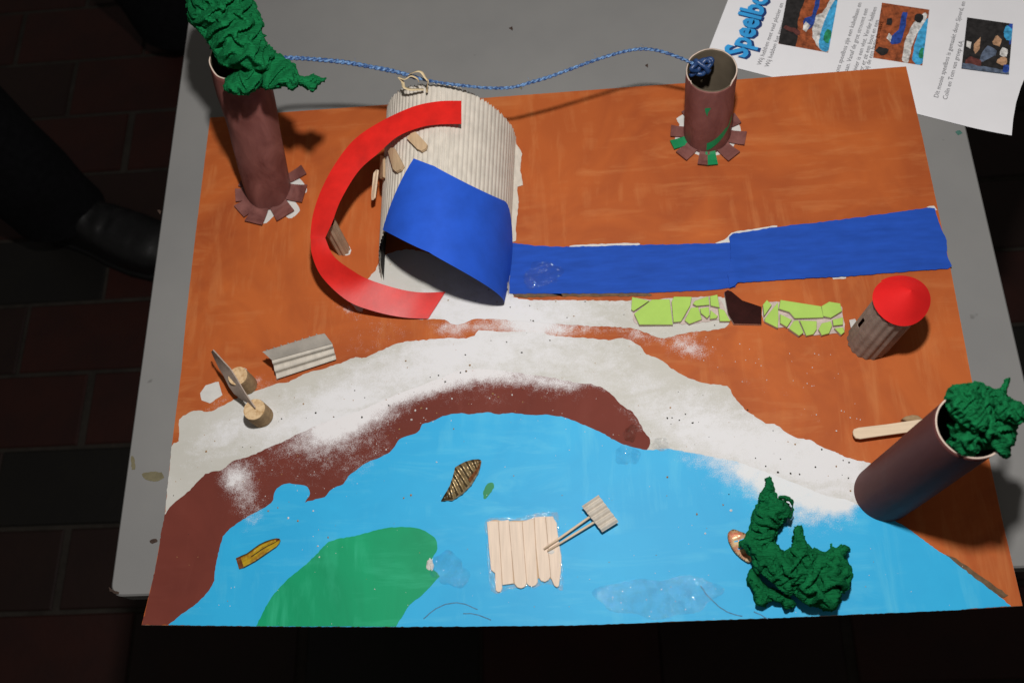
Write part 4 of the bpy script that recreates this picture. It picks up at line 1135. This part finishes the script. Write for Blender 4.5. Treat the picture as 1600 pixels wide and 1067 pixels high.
# ------------------------------------------------------------------ raft and its sign
S5 = lambda pts: Z(4.85, 660, 760, pts)
ra = thing('raft', 'raft of six pale lolly sticks glued on the blue lake', 'raft', P(820, 865))
RAFT = [[(490,266),(530,260),(574,260),(588,480),(603,768),(592,795),(572,800),(555,785),(550,655),(520,630),(508,500)], [(578,261),(654,250),(672,480),(690,733),(640,740),(607,745),(592,480)], [(659,266),(754,262),(770,500),(788,738),(770,762),(745,770),(718,762),(700,738),(676,480)],
        [(759,264),(800,250),(844,235),(858,480),(873,722),(858,745),(835,756),(808,750),(793,735),(774,500)], [(849,231),(890,227),(930,224),(950,450),(969,680),(955,708),(927,721),(898,712),(884,688),(864,480)], [(935,224),(990,224),(1000,250),(1016,272),(1030,400),(1052,540),(1048,640),(1034,752),(1018,762),(1000,750),(974,690),(955,450)]]
for k, s in enumerate(RAFT):
    h = .0024 + .0004*((k*7) % 3)
    slab('stick', [P(x, y, h) for x, y in densify([((x-q[0])*1.03+q[0], y) for x, y in S5(s) for q in [np.mean(np.array(S5(s)), 0)]], 3, .12, True, False, k)], .0010, h, M['wood'], ra, .0003)
sheet('backing', S5([(500,275),(650,262),(830,250),(985,232),(1005,280),(1040,560),(1030,730),(990,700),(900,690),(780,725),(600,735),(560,640),(530,610)]), .0013, M['wood_dark'], ra, 8, None, .3, True, 9)
sheet('glue_smear', S5([(480,255),(650,235),(700,245),(830,205),(1020,195),(1035,290),(1060,520),(1065,785),(990,745),(940,735),(830,775),(780,765),(680,770),(560,815),(520,790),(495,600),(488,400)]), .0010, M['glue_white'], ra, 8, None, .8, True, 8)
pdl = thing('paddle_sign', 'little corrugated card sign on two toothpicks sticking out from the raft', 'sign', P(853, 858))
sweep('toothpick', [P(850, 857.5, .0042), P(885, 833, .0050), P(926, 804, .0060)], [.00075, .0010, .0010], M['stick'], pdl, 8)
sweep('toothpick', [P(855.5, 860.5, .0042), P(890, 839, .0049), P(934, 812, .0057)], [.00075, .0010, .0010], M['stick'], pdl, 8)
fa, fb, fc_, fd = S5([(1335,65)])[0], S5([(1485,265)])[0], S5([(1362,342)])[0], S5([(1208,150)])[0]
def flag(a, b):
    q = bil(fa, fb, fd, fc_, .0082, .0078, a, b); q.z += .0011*math.cos(2*math.pi*5.5*a); return q
thick_grid('card_panel', flag, 55, 6, M['corr'], .0006, pdl)
# glue on the raft foot of the sign
dome('glue_blob', 861, 862, 5, 4, .0012, M['white_card'], pdl, 3, 0, .0030)

# ------------------------------------------------------------------ lolly stick bench
LS = S7([(225,402),(232,385),(262,374),(450,352),(680,318),(720,312),(735,390),(590,406),(400,432),(275,450),(245,445),(230,425)])
ls = slab('lolly_stick', [P(x, y, .0085) for x, y in densify(LS, 4, 0, True, False)], .0065, .0085, [M['stick'], M['wood_dark']], None, .0004)
tag(ls, 'pale wooden lolly stick raised off the orange ground beside right tree', 'lolly stick')
CK = S7([(555,318),(600,292),(660,295),(690,315),(640,332),(590,330)])
ck = slab('cork_piece', [P(x, y, .006) for x, y in densify(CK, 4, .6, True, True, 4)], .0004, .0062, [M['cork_side'], M['cork_side']], None, .0008)
tag(ck, 'small crumbly cork piece propping up the lolly stick', 'cork')

# ------------------------------------------------------------------ foil boats
def foil(name, pts, mat, label, h=.0018, stripes=0, dirv=(1, 0), rimw=2.2):
    b = densify(pts, 3, .2, True, True, 4); v2, f = cdt(b, 3.2); d = edge_dist(b, v2); V = []
    rn = random.Random(len(pts))
    for (x, y), q in zip(v2, d):
        s = min(1, q/7.0); z = .0012 + h*(1-s)**2
        if stripes: z += .0007*math.sin((x*dirv[0]+y*dirv[1])*stripes)*s
        z += .0004*mnoise.noise(Vector((x*.08, y*.08, 0)))
        V.append(P(x, y, z))
    F = up_faces(V, f)
    I = [1 if min(d[t[0]], d[t[1]], d[t[2]]) < .01 and np.mean([d[k] for k in t]) < rimw else 0 for t in F]
    o = mesh(name, V, F, [mat, M['foil_rim']], None, True, I)
    md = o.modifiers.new('s', 'SOLIDIFY'); md.thickness = .0002; crisp(o, 40)
    return tag(o, label, 'foil boat')
def loft_boat(lft, rgt, mats, band, h, ridge, label):
    def along(pts, a):
        L = [0]
        for k in range(1, len(pts)): L.append(L[-1]+math.dist(pts[k-1], pts[k]))
        d = a*L[-1]
        for k in range(1, len(pts)):
            if d <= L[k] or k == len(pts)-1:
                f = (d-L[k-1])/(L[k]-L[k-1]); return (pts[k-1][0]+(pts[k][0]-pts[k-1][0])*f, pts[k-1][1]+(pts[k][1]-pts[k-1][1])*f)
    nu, nv = 72, 12; V = []; F = []; I = []
    for i in range(nu+1):
        a = i/nu; u, v = along(lft, a), along(rgt, a)
        for j in range(nv+1):
            b = j/nv; s = abs(2*b-1)
            x, y = u[0]*(1-b)+v[0]*b, u[1]*(1-b)+v[1]*b
            z = .0012 + h*s**3 + ridge(a, b) + .0005*abs(mnoise.noise(Vector((x*.12, y*.12, 0))))
            V.append(P(x, y, z))
    for i in range(nu):
        for j in range(nv):
            F.append((i*(nv+1)+j, i*(nv+1)+j+1, (i+1)*(nv+1)+j+1, (i+1)*(nv+1)+j)); I.append(band((i+.5)/nu, (j+.5)/nv))
    o = mesh('foil_boat', V, up_faces(V, F), mats, None, True, I)
    md = o.modifiers.new('s', 'SOLIDIFY'); md.thickness = .0002; crisp(o, 40)
    return tag(o, label, 'foil boat')
ML = Z(4.447, 480, 560, [(930,985),(965,930),(990,885),(1012,820),(1028,755),(1060,735),(1100,715),(1150,702),(1190,700),(1206,706)])
MR = Z(4.447, 480, 560, [(931,988),(970,983),(1010,985),(1080,940),(1140,880),(1190,795),(1204,745),(1209,712)])
loft_boat(ML, MR, [M['gold_foil'], M['bronze_foil'], M['foil_rim'], M['copper_foil']],
          lambda a, b: 2 if b > .92 else (3 if b > .72 and a > .6 else (1 if (a*9.5 + .5*b) % 1.0 < .42 or a < .16 else 0)), .0016, lambda a, b: .0006*math.cos(2*math.pi*(a*9.5+.5*b)), 'dark gold ribbed foil boat near the middle of the lake')
YL = Z(3.138, 220, 640, [(466,727),(500,712),(520,704),(552,680),(580,660),(610,645),(640,635),(664,630),(680,632)])
YR = Z(3.138, 220, 640, [(482,780),(510,772),(540,756),(562,744),(600,718),(640,690),(664,674),(680,655),(685,640)])
loft_boat(YL, YR, [M['yellow_foil'], M['bronze_foil'], M['copper_foil']],
          lambda a, b: 2 if a < .10 or (a > .9 and b < .5) else (1 if b > .9 or b < .06 or (abs(b-.45) < .04 and a > .3) else 0), .0010, lambda a, b: .0005*math.cos(2*math.pi*2.5*b), 'yellow and brown foil boat by the brown bank')
foil('foil_boat', S8([(165,480),(172,450),(200,430),(250,445),(300,470),(340,560),(335,640),(308,662),(225,600),(180,530)]), M['pink_foil'], 'pinkish gold foil boat half under the fallen green crown', .0026, .5, (.3, 1), 1.2)

# ------------------------------------------------------------------ person at the left: dark trousers and black shoe
pe = thing('person', 'person in black trousers and black leather shoes standing left of the table', 'person', P(95, 330, FZ))
def leg(px, py, name='trouser_leg'):
    b = P(px, py, FZ+.06); V = []; F = []; N = 28; nv = 26
    hip = Vector((-.95, b.y*.35+.42, FZ+.92))
    for j in range(nv+1):
        s = j/nv; z = s
        c = b.lerp(Vector((b.x-.01, b.y, FZ+.52)), min(1, s*1.9)) if s < .526 else Vector((b.x-.01, b.y, FZ+.52)).lerp(hip, (s-.526)/.474)
        r = (.068-.006*min(1, s*4)+.028*s)
        for i in range(N):
            a = 2*math.pi*i/N; k = 1 + .07*mnoise.noise(Vector((math.cos(a)*1.3, math.sin(a)*1.3, s*9+px)))
            V.append((c.x+r*k*1.15*math.cos(a), c.y+r*k*math.sin(a), c.z + (.012*math.cos(a+2) if j == 0 else 0)))
    for j in range(nv):
        for i in range(N): F.append((j*N+i, j*N+(i+1) % N, (j+1)*N+(i+1) % N, (j+1)*N+i))
    F.append(tuple(range(nv*N, (nv+1)*N)))
    mesh(name, V, F, M['black_cloth'], pe, True)
    return b
def shoe(heel, toe, wd=.050):
    d = (toe-heel); Lh = d.length; d.normalize(); s = Vector((-d.y, d.x, 0))
    prof = [(0, .55, .050), (.04, .74, .070), (.15, .82, .088), (.28, .80, .090), (.42, .84, .078), (.55, .95, .064), (.70, 1.0, .054), (.84, .93, .046), (.94, .70, .036), (1.0, .34, .024)]
    pf = []
    for (t0, w0, h0), (t1, w1, h1_) in zip(prof[:-1], prof[1:]):
        for k in range(4): pf.append((t0+(t1-t0)*k/4, w0+(w1-w0)*k/4, h0+(h1_-h0)*k/4))
    full = pf + [prof[-1]]
    V = []; F = []; N = 20
    for t, w_, h in full:
        for i in range(N):
            a = math.pi*i/(N-1)
            x = math.cos(a); y = math.sin(a)
            q = heel + d*(t*Lh) + s*(wd*w_*math.copysign(abs(x)**.7, x)); cr = .004*math.sin(t*75+1.5*x)*math.exp(-((t-.55)/.14)**2)*y + .002*mnoise.noise(Vector((t*14, x*4, 2)))*y; V.append((q.x, q.y, FZ+.016+h*y**.75+cr))
    for j in range(len(full)-1):
        for i in range(N-1): F.append((j*N+i, j*N+i+1, (j+1)*N+i+1, (j+1)*N+i))
    F.append(tuple(range(N))); F.append(tuple(reversed(range((len(full)-1)*N, len(full)*N))))
    sh = mesh('shoe', V, F, M['leather'], pe, True)
    n = len(prof)
    o1 = [heel + d*(t*Lh*1.02-.003) + s*wd*(w_*1.06+.03) for t, w_, h in prof]; o2 = [heel + d*(t*Lh*1.02-.003) - s*wd*(w_*1.06+.03) for t, w_, h in prof]
    ou = o1 + o2[::-1]
    so = slab('sole', ou, FZ+.0005, FZ+.016, M['sole'], sh, .002)
    return d, s
leg(92, 328)
h1 = P(80, 340, FZ); t1_ = P(300, 415, FZ); shoe(h1, h1 + (t1_-h1).normalized()*.285)
leg(285, 38)
h2 = P(258, 48, FZ); shoe(h2, h2 + Vector((.93, -.36, 0))*.285)
